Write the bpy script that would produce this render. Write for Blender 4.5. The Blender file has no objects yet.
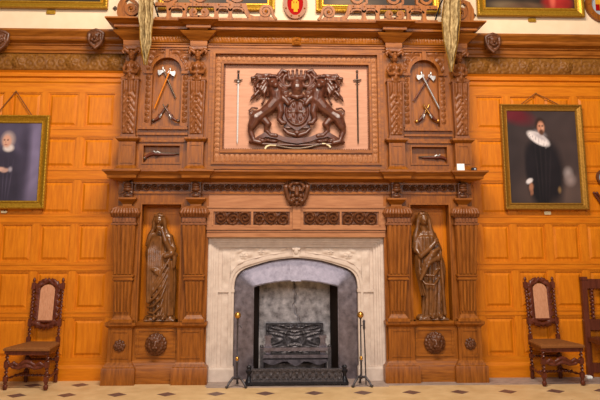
import bpy, math, random
import numpy as np
random.seed(4)
rng = np.random.default_rng(7)
sc = bpy.context.scene
COL = sc.collection
PI = math.pi

# ------------------------------------------------------------------ camera
FPX, PPX, PPY = 714.0, 300.0, 103.0
TH, PS = math.radians(10.8), math.radians(2.2)
CAM = (-0.277, -8.5, 1.545)
_R = (math.cos(PS), -math.sin(PS), 0)
_F = (math.sin(PS)*math.cos(TH), math.cos(PS)*math.cos(TH), math.sin(TH))
_U = (_R[1]*_F[2]-_R[2]*_F[1], _R[2]*_F[0]-_R[0]*_F[2], _R[0]*_F[1]-_R[1]*_F[0])

def at(px, py, p=0.0):
    """point (x, z) of the place seen at pixel px, py, standing p metres in front of the wall"""
    a, b = (px-PPX)/FPX, (PPY-py)/FPX
    d = [_F[i]+a*_R[i]+b*_U[i] for i in range(3)]
    t = (-p-CAM[1])/d[1]
    return CAM[0]+t*d[0], CAM[2]+t*d[2]

cd = bpy.data.cameras.new('camera')
cam = bpy.data.objects.new('camera', cd)
COL.objects.link(cam)
cam.location = CAM
cam.rotation_euler = (PI/2+TH, 0, -PS)
cd.sensor_width = 36
cd.lens = FPX/600*36
cd.shift_y = -(200-PPY)/600
cd.clip_end = 100
sc.camera = cam

# ------------------------------------------------------------------ materials
def lin(r, g, b):
    f = lambda c: (c/12.92 if c <= .04045 else ((c+.055)/1.055)**2.4)
    return (f(r/255), f(g/255), f(b/255), 1)

def newmat(name):
    m = bpy.data.materials.new(name)
    m.use_nodes = True
    nt = m.node_tree
    return m, nt, nt.nodes['Principled BSDF']

def nd(nt, kind, **kw):
    n = nt.nodes.new(kind)
    for k, v in kw.items():
        setattr(n, k, v)
    return n

def grained(name, c1, c2, rough=.4, scale=(9, 9, 1.2), bump=.12, spec=.5, metal=0., coat=0., ns=4., rvar=.12):
    """two tones mixed by stretched noise: wood, stone or metal according to scale"""
    m, nt, b = newmat(name)
    tc = nd(nt, 'ShaderNodeTexCoord')
    oi = nd(nt, 'ShaderNodeObjectInfo')
    ad = nd(nt, 'ShaderNodeVectorMath', operation='ADD')
    mp = nd(nt, 'ShaderNodeMapping')
    mp.inputs['Scale'].default_value = scale
    ns_ = nd(nt, 'ShaderNodeTexNoise')
    ns_.inputs['Scale'].default_value = ns
    ns_.inputs['Detail'].default_value = 5
    ns_.inputs['Roughness'].default_value = .6
    cr = nd(nt, 'ShaderNodeValToRGB')
    cr.color_ramp.elements[0].position = .3
    cr.color_ramp.elements[1].position = .72
    cr.color_ramp.elements[0].color = c1
    cr.color_ramp.elements[1].color = c2
    L = nt.links.new
    sc_ = nd(nt, 'ShaderNodeVectorMath', operation='SCALE')
    sc_.inputs[0].default_value = (7, 5, 9)
    L(oi.outputs['Random'], sc_.inputs['Scale'])
    L(tc.outputs['Object'], ad.inputs[0]); L(sc_.outputs[0], ad.inputs[1])
    L(ad.outputs[0], mp.inputs['Vector']); L(mp.outputs[0], ns_.inputs['Vector'])
    L(ns_.outputs[0], cr.inputs[0]); L(cr.outputs[0], b.inputs['Base Color'])
    bp = nd(nt, 'ShaderNodeBump')
    bp.inputs['Strength'].default_value = bump
    bp.inputs['Distance'].default_value = .01
    L(ns_.outputs[0], bp.inputs['Height']); L(bp.outputs[0], b.inputs['Normal'])
    mr = nd(nt, 'ShaderNodeMapRange')
    mr.inputs['To Min'].default_value = rough-rvar
    mr.inputs['To Max'].default_value = rough+rvar
    L(ns_.outputs[0], mr.inputs[0]); L(mr.outputs[0], b.inputs['Roughness'])
    b.inputs['Metallic'].default_value = metal
    b.inputs['Specular IOR Level'].default_value = spec*.42
    if coat:
        b.inputs['Coat Weight'].default_value = coat
        b.inputs['Coat Roughness'].default_value = .3
    return m

M = {}
V, H = (10, 10, 1.1), (1.1, 10, 10)
M['panel'] = grained('honey_oak', lin(186, 100, 5), lin(214, 124, 12), .42, V, .05, .4, 0, .2)
M['panel_h'] = grained('honey_oak_rail', lin(184, 98, 5), lin(210, 122, 12), .42, H, .05, .4, 0, .2)
M['oak'] = grained('brown_oak', lin(108, 56, 9), lin(158, 91, 25), .36, V, .08, .5, 0, .1)
M['oak_h'] = grained('brown_oak_rail', lin(112, 58, 9), lin(162, 95, 27), .36, H, .08, .5, 0, .1)
M['oak_pale_glare'] = grained('pale_glare_oak', lin(150, 96, 60), lin(178, 122, 82), .4, H, .05, .5)  # window glare on fascia, frame and lintel put into the colour; leaf border just paler
M['oak_pale'] = grained('pale_oak_board', lin(182, 130, 102), lin(200, 148, 120), .5, H, .05, .4)
M['carve'] = grained('carved_oak', lin(76, 42, 22), lin(110, 64, 36), .36, (6, 6, 6), .1, .8)
M['carve_mid'] = grained('carved_mid_oak', lin(106, 58, 24), lin(142, 84, 42), .38, (6, 6, 6), .1, .8)
M['carve_gold'] = grained('carved_honey_oak', lin(104, 62, 20), lin(138, 90, 34), .45, (6, 6, 6), .1, .4)
M['statue'] = grained('statue_oak', lin(88, 53, 25), lin(128, 80, 38), .3, (5, 5, 3), .08, 1.3)
M['arms'] = grained('arms_oak', lin(68, 34, 22), lin(104, 57, 38), .36, (5, 5, 5), .08, 1.3)
M['darkwood'] = grained('dark_walnut', lin(74, 32, 20), lin(106, 52, 34), .32, V, .08, .6)
M['stone'] = grained('limestone', lin(192, 172, 158), lin(212, 194, 180), .7, (3, 3, 3), .08, .3)
M['plaster'] = grained('cream_plaster', lin(224, 196, 162), lin(230, 204, 172), .8, (2, 2, 2), .03, .2)
M['iron'] = grained('grey_iron', lin(98, 90, 96), lin(140, 130, 137), .36, (4, 4, 4), .1, 1.2, .85)
M['iron_dark'] = grained('black_iron', lin(56, 52, 54), lin(98, 92, 95), .38, (12, 12, 12), .2, .5, .5)
M['fireback'] = grained('worn_iron', lin(120, 113, 114), lin(228, 220, 220), .5, (3.2, 3.2, 3.2), .2, .4, .25)
M['soot'] = grained('sooty_brick', lin(34, 24, 20), lin(58, 42, 34), .8, (9, 9, 16), .2, .2)
M['steel'] = grained('bright_steel', lin(160, 156, 152), lin(188, 184, 180), .32, (20, 20, 20), .05, .5, .6)
M['blade'] = grained('polished_blade', lin(218, 214, 210), lin(238, 236, 232), .3, (20, 20, 20), .03, .5, .3)
M['bronze'] = grained('dark_steel', lin(78, 64, 54), lin(112, 94, 80), .32, (20, 20, 20), .05, .5, .6)
M['brass'] = grained('brass', lin(190, 138, 60), lin(216, 164, 84), .28, (9, 9, 9), .03, .5, .85)
M['gilt'] = grained('gilt', lin(150, 106, 22), lin(190, 144, 44), .36, (14, 14, 14), .25, .5, .55)
M['gilt_old'] = grained('old_gilt', lin(134, 92, 30), lin(170, 122, 46), .42, (14, 14, 14), .25, .5, .5)
M['ivory'] = grained('ivory', lin(214, 194, 150), lin(230, 214, 176), .4, (9, 9, 9), .03)
M['cord'] = grained('cord', lin(104, 60, 30), lin(128, 76, 40), .8, (30, 30, 30), .1)
M['cane'] = grained('woven_cane', lin(176, 118, 84), lin(206, 150, 116), .6, (30, 30, 4), .3)
M['rush'] = grained('brown_seat', lin(112, 66, 30), lin(144, 90, 44), .6, (26, 4, 26), .3)
M['banner'] = grained('faded_silk', lin(104, 78, 42), lin(196, 170, 122), .75, (8, 8, 5), .2, .2)
M['white'] = grained('white_card', lin(238, 234, 226), lin(246, 244, 238), .5, (5, 5, 5), .02)
M['red'] = grained('red_paint', lin(140, 6, 5), lin(156, 10, 8), .6, (5, 5, 5), .02, .1)
M['yellow'] = grained('yellow_paint', lin(200, 140, 34), lin(210, 152, 44), .6, (5, 5, 5), .02, .1)
M['blue'] = grained('grey_blue_paint', lin(150, 152, 158), lin(172, 174, 180), .4, (5, 5, 5), .02)
M['black'] = grained('black_gloss', lin(26, 24, 28), lin(40, 38, 42), .2, (5, 5, 5), .02)
M['floor'] = grained('cream_paving', lin(196, 160, 112), lin(218, 184, 136), .5, (1.3, 1.3, 1.3), .04, .35)
M['floor_dark'] = grained('slate_inset', lin(88, 62, 54), lin(124, 92, 82), .4, (4, 4, 4), .04, .4)
M['hearth'] = grained('hearth_stone', lin(136, 118, 110), lin(178, 156, 142), .5, (2.4, 5, 2.4), .05, .4)

m, nt, b = newmat('oil_painting')
a = nd(nt, 'ShaderNodeAttribute', attribute_name='Col')
nt.links.new(a.outputs['Color'], b.inputs['Base Color'])
b.inputs['Roughness'].default_value = .5
b.inputs['Specular IOR Level'].default_value = .2
M['canvas'] = m

# ------------------------------------------------------------------ mesh builder
worg = {}

class MB:
    def __init__(s):
        s.v = []; s.f = []; s.mi = []; s.cur = 0; s.k = 0
    def add(s, vs, fs):
        o = len(s.v)
        s.v += [tuple(map(float, q)) for q in vs]
        for f in fs:
            s.f.append([o+i for i in f]); s.mi.append(s.cur)
        return s
    def box(s, x0, x1, y0, y1, z0, z1):
        s.k += 1; e = .00013*(s.k % 11)
        x0, x1 = sorted((x0, x1)); y0, y1 = sorted((y0, y1)); z0, z1 = sorted((z0, z1))
        x0 -= e; x1 += e; y0 -= e; z0 -= e; z1 += e
        return s.add([(x0,y0,z0),(x1,y0,z0),(x1,y1,z0),(x0,y1,z0),(x0,y0,z1),(x1,y0,z1),(x1,y1,z1),(x0,y1,z1)],
                     [(0,3,2,1),(4,5,6,7),(0,1,5,4),(1,2,6,5),(2,3,7,6),(3,0,4,7)])
    def stack(s, x0, x1, p, prof, back=0.0):
        """rectangular rings: each (offset, z) widens a block x0..x1 standing p in front of the wall"""
        x0, x1 = sorted((x0, x1))
        vs = []
        for q in prof:
            o, z = q[0], q[1]
            vs += [(x0-o, -(p+o), z), (x1+o, -(p+o), z), (x1+o, -back, z), (x0-o, -back, z)]
        n = len(prof)
        fs = [(0, 3, 2, 1), tuple(4*(n-1)+i for i in range(4))]
        for k in range(n-1):
            for i in range(4):
                j = (i+1) % 4
                fs.append((4*k+i, 4*k+j, 4*k+4+j, 4*k+4+i))
        return s.add(vs, fs)
    def taper(s, b, t, z0, z1):
        """b, t = (x0, x1, y0, y1) at z0 and z1"""
        vs = []
        for r, z in ((b, z0), (t, z1)):
            xa, xb = sorted(r[:2]); ya, yb = sorted(r[2:])
            vs += [(xa, ya, z), (xb, ya, z), (xb, yb, z), (xa, yb, z)]
        return s.add(vs, [(0,3,2,1),(4,5,6,7),(0,1,5,4),(1,2,6,5),(2,3,7,6),(3,0,4,7)])
    def prism(s, poly, y0, y1):
        """poly of (x, z) extruded between two depths"""
        n = len(poly)
        ar = sum(poly[i][0]*poly[(i+1) % n][1]-poly[(i+1) % n][0]*poly[i][1] for i in range(n))
        if ar < 0: poly = poly[::-1]
        s.k += 1
        y0, y1 = sorted((y0, y1)); y0 -= .00005*(s.k % 3)
        vs = [(x, y0, z) for x, z in poly]+[(x, y1, z) for x, z in poly]
        fs = [tuple(range(n)), tuple(range(2*n-1, n-1, -1))]
        for i in range(n):
            j = (i+1) % n
            fs.append((i, n+i, n+j, j))
        return s.add(vs, fs)
    def strip(s, inner, outer, y0, y1, closed=False):
        """solid band between two equally long (x, z) lines, between two depths"""
        n = len(inner)
        for i in range(n if closed else n-1):
            j = (i+1) % n
            s.prism([inner[i], inner[j], outer[j], outer[i]], y0, y1)
        return s
    def stroke(s, pts, w, y0, y1):
        """flat stroke of width w along (x, z) points: w may be a list"""
        n = len(pts)
        if not hasattr(w, '__len__'): w = [w]*n
        A = []; B = []
        for i in range(n):
            p0 = pts[max(i-1, 0)]; p1 = pts[min(i+1, n-1)]
            dx, dz = p1[0]-p0[0], p1[1]-p0[1]; l = math.hypot(dx, dz) or 1
            nx, nz = -dz/l*w[i]/2, dx/l*w[i]/2
            A.append((pts[i][0]+nx, pts[i][1]+nz)); B.append((pts[i][0]-nx, pts[i][1]-nz))
        vs = [(x, y0, z) for x, z in A]+[(x, y0, z) for x, z in B]+[(x, y1, z) for x, z in A]+[(x, y1, z) for x, z in B]
        fs = []
        for i in range(n-1):
            fs += [(i, n+i, n+i+1, i+1), (2*n+i, 2*n+i+1, 3*n+i+1, 3*n+i), (i, i+1, 2*n+i+1, 2*n+i), (n+i, 3*n+i, 3*n+i+1, n+i+1)]
        fs += [(0, 2*n, 3*n, n), (n-1, 2*n-1, 4*n-1, 3*n-1)]
        return s.add(vs, fs)
    def tube(s, pts, r, n=8, cap=True):
        pts = [np.array(p, float) for p in pts]
        k = len(pts)
        if not hasattr(r, '__len__'): r = [r]*k
        vs = []; pu = None
        for i in range(k):
            t = pts[min(i+1, k-1)]-pts[max(i-1, 0)]
            t = t/(np.linalg.norm(t) or 1)
            if pu is None:
                a = np.array((0, 0, 1.)) if abs(t[2]) < .9 else np.array((1., 0, 0))
                u = np.cross(a, t)
            else:
                u = pu-t*np.dot(pu, t)
            u /= np.linalg.norm(u); pu = u
            w = np.cross(t, u)
            for j in range(n):
                an = 2*PI*j/n
                vs.append(pts[i]+r[i]*(math.cos(an)*u+math.sin(an)*w))
        fs = []
        for i in range(k-1):
            for j in range(n):
                q = (j+1) % n
                fs.append((i*n+j, i*n+q, i*n+n+q, i*n+n+j))
        if cap: fs += [tuple(range(n-1, -1, -1)), tuple((k-1)*n+j for j in range(n))]
        return s.add(vs, fs)
    def twist(s, p0, p1, r, turns, n=10, lobe=.32):
        p0 = np.array(p0, float); p1 = np.array(p1, float)
        k = max(int(abs(turns)*14), 8)
        t = (p1-p0)/np.linalg.norm(p1-p0)
        u = np.cross((0, 1., 0), t); u /= np.linalg.norm(u); w = np.cross(t, u)
        vs = []
        for i in range(k+1):
            c = p0+(p1-p0)*i/k
            for j in range(n):
                an = 2*PI*j/n
                rr = r*(1-lobe+lobe*math.cos(2*(an-turns*2*PI*i/k)))
                vs.append(c+rr*(math.cos(an)*u+math.sin(an)*w))
        fs = [tuple(range(n-1, -1, -1)), tuple(k*n+j for j in range(n))]
        for i in range(k):
            for j in range(n):
                q = (j+1) % n
                fs.append((i*n+j, i*n+q, i*n+n+q, i*n+n+j))
        return s.add(vs, fs)
    def lathe(s, prof, c=(0, 0, 0), n=14):
        vs = []
        for r, z in prof:
            for j in range(n):
                an = 2*PI*j/n
                vs.append((c[0]+r*math.cos(an), c[1]+r*math.sin(an), c[2]+z))
        k = len(prof)
        fs = [tuple(range(n-1, -1, -1)), tuple((k-1)*n+j for j in range(n))]
        for i in range(k-1):
            for j in range(n):
                q = (j+1) % n
                fs.append((i*n+j, i*n+q, i*n+n+q, i*n+n+j))
        return s.add(vs, fs)
    def ball(s, c, r, nu=12, nv=8):
        if not hasattr(r, '__len__'): r = (r, r, r)
        vs = [(c[0], c[1], c[2]-r[2])]
        for i in range(1, nv):
            a = -PI/2+PI*i/nv
            for j in range(nu):
                an = 2*PI*j/nu
                vs.append((c[0]+r[0]*math.cos(a)*math.cos(an), c[1]+r[1]*math.cos(a)*math.sin(an), c[2]+r[2]*math.sin(a)))
        vs.append((c[0], c[1], c[2]+r[2]))
        fs = []
        for j in range(nu):
            q = (j+1) % nu
            fs.append((0, 1+q, 1+j))
            fs.append((len(vs)-1, 1+(nv-2)*nu+j, 1+(nv-2)*nu+q))
            for i in range(nv-2):
                fs.append((1+i*nu+j, 1+i*nu+q, 1+i*nu+nu+q, 1+i*nu+nu+j))
        return s.add(vs, fs)
    def gown(s, lev, n, seg=72, lean=0.):
        """rippled drapery: levels of (cx, cy, z, rx, ry, depth of the folds)"""
        vs = []
        for cx, cy, z, rx, ry, am in lev:
            for j in range(seg):
                a = 2*PI*j/seg
                q = 1+am*(abs(math.sin(n*a/2+lean*z))**.8*2-1.2)+am*.5*math.sin(3*a+z*7)
                vs.append((cx+rx*q*math.cos(a), cy+ry*q*math.sin(a), z))
        k = len(lev)
        fs = [tuple(range(seg-1, -1, -1)), tuple((k-1)*seg+j for j in range(seg))]
        for i in range(k-1):
            for j in range(seg):
                q = (j+1) % seg
                fs.append((i*seg+j, i*seg+q, i*seg+seg+q, i*seg+seg+j))
        return s.add(vs, fs)
    def limb(s, pts, r):
        """rounded tapering limb through the points"""
        if not hasattr(r, '__len__'): r = [r]*len(pts)
        s.tube(pts, r, 10)
        for p, q in zip(pts, r): s.ball(p, q, 10, 6)
        return s
    def relief(s, x0, x1, z0, z1, p, fn, nx, nz):
        """carved surface on a board: fn(u, v) gives heights for arrays of x and z"""
        xs = np.linspace(x0, x1, nx+1); zs = np.linspace(z0, z1, nz+1)
        X, Z = np.meshgrid(xs, zs)
        Hh = fn(X, Z)
        Y = -(p+Hh)
        Y[0, :] = Y[-1, :] = -p+.004; Y[:, 0] = Y[:, -1] = -p+.004
        vs = np.stack([X, Y, Z], -1).reshape(-1, 3)
        w = nx+1
        return s.add(vs, [(i*w+j, i*w+j+1, i*w+w+j+1, i*w+w+j) for i in range(nz) for j in range(nx)])
    def build(s, name, mat, parent=None, smooth=35, remesh=0, kind=None):
        me = bpy.data.meshes.new(name)
        v = np.array(s.v, float)
        lo, hi = v.min(0), v.max(0)
        org = np.array(((lo[0]+hi[0])/2, (lo[1]+hi[1])/2, lo[2]))
        me.from_pydata((v-org).tolist(), [], s.f)
        mats = mat if isinstance(mat, (list, tuple)) else [mat]
        for q in mats: me.materials.append(M[q])
        if len(mats) > 1:
            me.polygons.foreach_set('material_index', s.mi)
        o = bpy.data.objects.new(name, me)
        COL.objects.link(o)
        if remesh:
            md = o.modifiers.new('r', 'REMESH'); md.mode = 'VOXEL'; md.voxel_size = remesh
            sm = o.modifiers.new('s', 'SMOOTH'); sm.iterations = 1; sm.factor = .5
            dg = bpy.context.evaluated_depsgraph_get()
            nm = bpy.data.meshes.new_from_object(o.evaluated_get(dg))
            o.modifiers.clear(); o.data = nm; bpy.data.meshes.remove(me); me = nm; me.name = name
            if not len(me.materials): me.materials.append(M[mats[0]])
            smooth = 180
        if smooth:
            me.polygons.foreach_set('use_smooth', [True]*len(me.polygons))
            if smooth < 180: me.set_sharp_from_angle(angle=math.radians(smooth))
        worg[o.name] = org
        if parent is not None:
            o.parent = parent
            org = org-worg[parent.name]
        o.location = org
        if kind: o['kind'] = kind
        return o

def thing(name, label, cat, loc=(0, 0, 0), group=None):
    o = bpy.data.objects.new(name, None); COL.objects.link(o)
    o.location = loc; o.empty_display_size = .1
    worg[o.name] = np.array(loc, float)
    return tag(o, label, cat, group)

def tag(o, label, cat, group=None):
    o['label'] = label; o['category'] = cat
    if group: o['group'] = group
    return o

def copy_tree(o, parent=None):
    c = o.copy(); COL.objects.link(c)
    if parent is not None: c.parent = parent
    for ch in [q for q in bpy.data.objects if q.parent == o]:
        copy_tree(ch, c)
    return c

def mirror(pts): return [(-x, z) for x, z in pts]

# ---- carving patterns (heights over x, z)
def scrolls(x0, x1, z0, z1, depth, per=None, seed=0):
    h = z1-z0; per = per or h*1.25
    n = max(1, round((x1-x0)/per)); per = (x1-x0)/n
    def fn(X, Z):
        k = np.floor((X-x0)/per); k = np.clip(k, 0, n-1)
        cx = x0+(k+.5)*per; sg = np.where((k+seed) % 2 == 0, 1, -1)
        cz = (z0+z1)/2+sg*.06*h
        dx, dz = (X-cx)/h, (Z-cz)/h*sg
        r = np.hypot(dx, dz); t = np.arctan2(dz, dx)
        sp = .5+.5*np.cos(2*PI*r/.27-t)
        lf = .5+.5*np.cos(5*t+16*r)
        out = np.where(r < .46, sp**.8*(.7+.3*lf), .8*lf*(.5+.5*np.cos(25*dx+19*dz)))
        return depth*np.clip(out, 0, 1)
    return fn

def leaves(x0, z0, du, dv, depth, horizontal=True):
    def fn(X, Z):
        u = ((X-x0)/du) % 1-.5; v = (Z-z0)/dv-.5
        a = np.clip(1-(np.abs(u)*2.1+.0)**2-(v*2)**2*.6, 0, 1)
        rib = .72+.28*np.cos(2*PI*(u*3+np.abs(v)*2))
        return depth*a*rib
    return fn

def leaves_v(x0, z0, du, dv, depth):
    def fn(X, Z):
        u = (X-x0)/du-.5; v = ((Z-z0)/dv) % 1-.5
        a = np.clip(1-(np.abs(v)*2)**2-(u*1.9)**2, 0, 1)
        rib = .7+.3*np.cos(2*PI*(v*3+np.abs(u)*2.2))
        return depth*a*rib
    return fn

# ================================================================== THE SETTING
w = MB()
w.box(-5.2, -.53, 0, .12, -.05, 4.02); w.box(.53, 5.6, 0, .12, -.05, 4.02); w.box(-.53, .53, 0, .12, 1.16, 4.02)
w.box(-5.2, 5.6, 0, .12, 4.02, 5.6)
w.build('wall_back', 'plaster', kind='structure', smooth=0)

ROWS = [(3.27, 2.85), (2.73, 2.365), (2.22, 1.83), (1.72, 1.285), (1.185, .757), (.668, .237)]
def panelling(x_in, stiles, side, name):
    """oak frame and raised fields from the chimneypiece outward"""
    mb = MB()
    far = -5.2 if side < 0 else 5.6
    edges = [x_in]
    for c in stiles: edges.append(c)
    edges.append(far)
    sw = .036
    mb.box(x_in, far, -.012, 0, .1, 3.55)
    mb.cur = 0
    for c in stiles: mb.box(c-sw, c+sw, -.03, -.01, .1, 3.40)
    mb.box(x_in, x_in+side*.12, -.03, -.01, .1, 3.40)
    mb.cur = 1
    zs = [3.40]+[q for r in ROWS for q in r]+[.1]
    for k in range(0, len(zs), 2):
        mb.box(x_in, far, -.0302, -.01, zs[k+1]+0, zs[k])
        # moulded rail edges
        if 0 < k < len(zs)-2:
            mb.box(x_in, far, -.036, -.03, zs[k]-.028, zs[k]-.014)
            mb.box(x_in, far, -.036, -.03, zs[k+1]+.014, zs[k+1]+.028)
    mb.cur = 0
    allx = [x_in+side*.12-side*sw]+stiles+[stiles[-1]+side*.42]
    for i in range(len(allx)-1):
        a, b_ = sorted((allx[i], allx[i+1])); a += sw; b_ -= sw
        for zt, zb in ROWS:
            # moulded border then a raised field
            q = .014
            for (xa, xb, za, zc) in ((a, b_, zt-q, zt), (a, b_, zb, zb+q)):
                mb.box(xa, xb, -.024, -.008, za, zc)
            mb.box(a, a+q, -.024, -.008, zb+q, zt-q); mb.box(b_-q, b_, -.024, -.008, zb+q, zt-q)
            xa, xb, za, zc = a+.03, b_-.03, zb+.03, zt-.03
            d = .026
            vs = [(xa,-.012,za),(xb,-.012,za),(xb,-.012,zc),(xa,-.012,zc),(xa+d,-.026,za+d),(xb-d,-.026,za+d),(xb-d,-.026,zc-d),(xa+d,-.026,zc-d)]
            mb.add(vs, [(4,5,6,7),(0,1,5,4),(1,2,6,5),(2,3,7,6),(3,0,4,7)])
    return mb.build(name, ['panel', 'panel_h'], kind='structure', smooth=0)
panelling(-1.98, [-2.119-.0, -2.556, -2.994, -3.431, -3.868, -4.305], -1, 'trim_1')
panelling(1.98, [2.15, 2.569, 2.99, 3.408, 3.826, 4.244], 1, 'trim_2')

def long_moulding(name, mat, prof, x0=-5.2, x1=5.6):
    """profile of (p, z) swept along the wall"""
    mb = MB(); n = len(prof)
    vs = [(x0, -p, z) for p, z in prof]+[(x1, -p, z) for p, z in prof]
    fs = [(i, n+i, n+(i+1) % n, (i+1) % n) for i in range(n)]+[tuple(range(n-1, -1, -1)), tuple(range(n, 2*n))]
    mb.add(vs, fs)
    return mb
for nm, xa, xb in (('left', -5.2, -1.99), ('right', 1.99, 5.6)):
    k = 3 if nm == 'left' else 4
    mb = long_moulding('', '', [(0,3.75),(.05,3.75),(.05,3.775),(.065,3.79),(.065,3.835),(.085,3.845),(.085,3.86),(.14,3.885),(.15,3.90),(.15,3.93),(.16,3.94),(.185,3.985),(.19,3.99),(.19,4.015),(0,4.015)], xa, xb)
    mb.build(f'trim_{k}', 'oak_h', kind='structure', smooth=25)
    mb = MB()
    mb.box(xa, xb, -.035, 0, 3.52, 3.755)
    L_ = xb-xa
    base = scrolls(xa, xb, 3.545, 3.735, .009, .13)
    cs = [at(q, 65, .03)[0] for q in ((18, 72, 114) if nm == 'left' else (482, 526, 566))]
    def fr(X, Z, base=base, cs=cs):
        h = base(X, Z)
        for c in cs:
            r = np.hypot(X-c, Z-3.64); t = np.arctan2(Z-3.64, X-c)
            h = np.where(r < .075, .012+.03*np.clip(1-(r/.075)**2, 0, 1)*(.7+.3*np.cos(7*t)), h)
        return h
    mb.relief(xa+.001, xb-.001, 3.54, 3.74, .034, fr, int(L_/.009), 22)
    mb.build(f'trim_{k+2}', 'carve_gold', kind='structure', smooth=180)
    mb = long_moulding('', '', [(0,3.38),(.03,3.38),(.045,3.40),(.045,3.425),(.034,3.43),(.034,3.445),(.06,3.46),(.06,3.485),(.05,3.49),(.05,3.505),(.075,3.53),(0,3.53)], xa, xb)
    mb.build(f'trim_{k+4}', 'panel_h', kind='structure', smooth=25)
    mb = long_moulding('', '', [(0,0),(.055,0),(.055,.13),(.045,.145),(.035,.165),(.035,.19),(0,.19)], xa, xb)
    mb.build('baseboard_'+nm, 'panel_h', kind='structure', smooth=25)

mb = MB()
mb.box(-5.2, 5.6, -12, .55, -.1, 0)
mb.cur = 1
X0 = at(216, 394, .8)[0]
for j, py in enumerate((.28, .79, 1.30, 1.81, 2.32, 2.83)):
    for i in range(-11, 12):
        c = X0+.5*i
        if not -5 < c < 5.4: continue
        if py < .5 and -2.2 < c < 2.2: continue
        mb.add([(c-.1, -py, .0012), (c, -py-.1, .0012), (c+.1, -py, .0012), (c, -py+.1, .0012)], [(0, 1, 2, 3)])
mb.build('floor', ['floor', 'floor_dark'], kind='structure', smooth=0)
mb = MB(); mb.box(-.98, 5.6, -.44, -.0, -.02, .002)
mb.box(-.96, .98, -.5, -.0, -.02, .004); mb.box(-.53, .53, 0, .5, -.02, .004)
mb.build('trim_9', 'hearth', kind='structure', smooth=0)

# ================================================================== CHIMNEYPIECE
ch = thing('chimneypiece', 'towering carved brown oak chimneypiece around the stone fireplace', 'mantelpiece')

# backing of the lower stage, with two niches left open
mb = MB()
for s in (-1, 1):
    mb.box(s*1.0, s*1.292, -.24, 0, 0, 2.2)          # between the stone and the niche
    mb.box(s*1.772, s*2.03, -.24, 0, 0, 2.2)
    mb.box(s*1.292, s*1.772, -.02, 0, 0, 2.2)
    mb.box(s*1.292, s*1.772, -.24, 0, 1.935, 2.2)
mb.box(-2.03, 2.03, -.245, 0, 2.17, 2.3)
mb.build('lower_carcass', 'oak', ch, 0)
mb = MB(); mb.box(-1.0, 1.0, -.2405, 0, 1.568, 2.17); mb.build('breast_board', 'oak_pale_glare', ch, 0)
for s in (-1, 1):
    # niche: back board with a sunk panel, and a moulded edge
    mb = MB()
    mb.box(s*1.293, s*1.771, -.035, -.02, .62, 1.934)
    for x0, x1, z0, z1 in ((1.335, 1.36, .66, 1.83), (1.705, 1.73, .66, 1.83), (1.335, 1.73, 1.83, 1.855), (1.335, 1.73, 1.87, 1.89)):
        mb.box(s*x0, s*x1, -.045, -.03, z0, z1)
    mb.build('niche_back', 'panel', ch, 0)
    mb = MB()
    for x0, x1, z0, z1 in ((1.292, 1.310, .64, 1.955), (1.754, 1.772, .64, 1.955), (1.310, 1.754, 1.935, 1.955)):
        mb.box(s*x0, s*x1, -.262, -.2, z0, z1)
    mb.build('niche_frame', 'oak', ch, 0)
    # pedestal under the niche
    mb = MB()
    mb.stack(s*1.30, s*1.79, .24, [(.03, 0), (.03, .17), (.022, .186), (.015, .2), (.012, .225), (0, .24), (0, .585), (.01, .595), (.03, .615), (.035, .625), (.035, .648)])
    for x0, x1, z0, z1 in ((1.33, 1.35, .27, .57), (1.735, 1.755, .27, .57), (1.33, 1.755, .55, .57), (1.33, 1.755, .27, .29)):
        mb.box(s*x0, s*x1, -.25, -.23, z0, z1)
    npd = mb.build('niche_pedestal', 'oak_h', ch, 30)
    # lion mask on it
    mb = MB()
    cx, cz, y = s*1.54, .415, -.25
    for k in range(15):
        t = 2*PI*k/15
        for rr, q in ((.118, .034), (.085, .036)):
            tt = t+(.2 if rr < .1 else 0)
            mb.limb([(cx+rr*.75*math.cos(tt), y-.02, cz+rr*.75*math.sin(tt)), (cx+rr*math.cos(tt), y-.012-(.118-rr)*.6, cz+rr*math.sin(tt)), (cx+rr*1.12*math.cos(tt+.2), y-.004, cz+rr*1.12*math.sin(tt+.2))], [q*.6, q*.62, q*.35])
    mb.ball((cx, y-.03, cz), (.075, .05, .085))
    mb.ball((cx, y-.075, cz-.03), (.034, .035, .032))     # muzzle
    mb.limb([(cx, y-.07, cz+.04), (cx, y-.1, cz-.012)], [.016, .018])
    for e in (-1, 1):
        mb.ball((cx+e*.034, y-.07, cz+.03), (.018, .014, .011))
        mb.ball((cx+e*.022, y-.1, cz-.035), (.02, .016, .017))
        mb.limb([(cx+e*.012, y-.075, cz+.045), (cx+e*.055, y-.062, cz+.052)], .01)
        mb.ball((cx+e*.062, y-.045, cz+.075), (.02, .015, .02))
    mb.ball((cx, y-.075, cz-.068), (.022, .02, .014))
    mb.v = [(cx+(x-cx)*.86, y_, cz+(z-cz)*.86) for x, y_, z in mb.v]
    mb.build('lion_mask', 'carve', npd, remesh=.006)

def rosette(cx, cz, p, r, mat, parent, name='rosette'):
    mb = MB()
    for ring, n, k in ((1, 8, .34), (.55, 6, .3)):
        for i in range(n):
            t = 2*PI*i/n+(.3 if ring < 1 else 0)
            mb.ball((cx+r*ring*.68*math.cos(t), -p-.008-(.012 if ring < 1 else 0), cz+r*ring*.68*math.sin(t)), (r*k, .014, r*k), 10, 6)
    mb.ball((cx, -p-.024, cz), (r*.24, .018, r*.24), 10, 6)
    return mb.build(name, mat, parent, 180)

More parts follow.
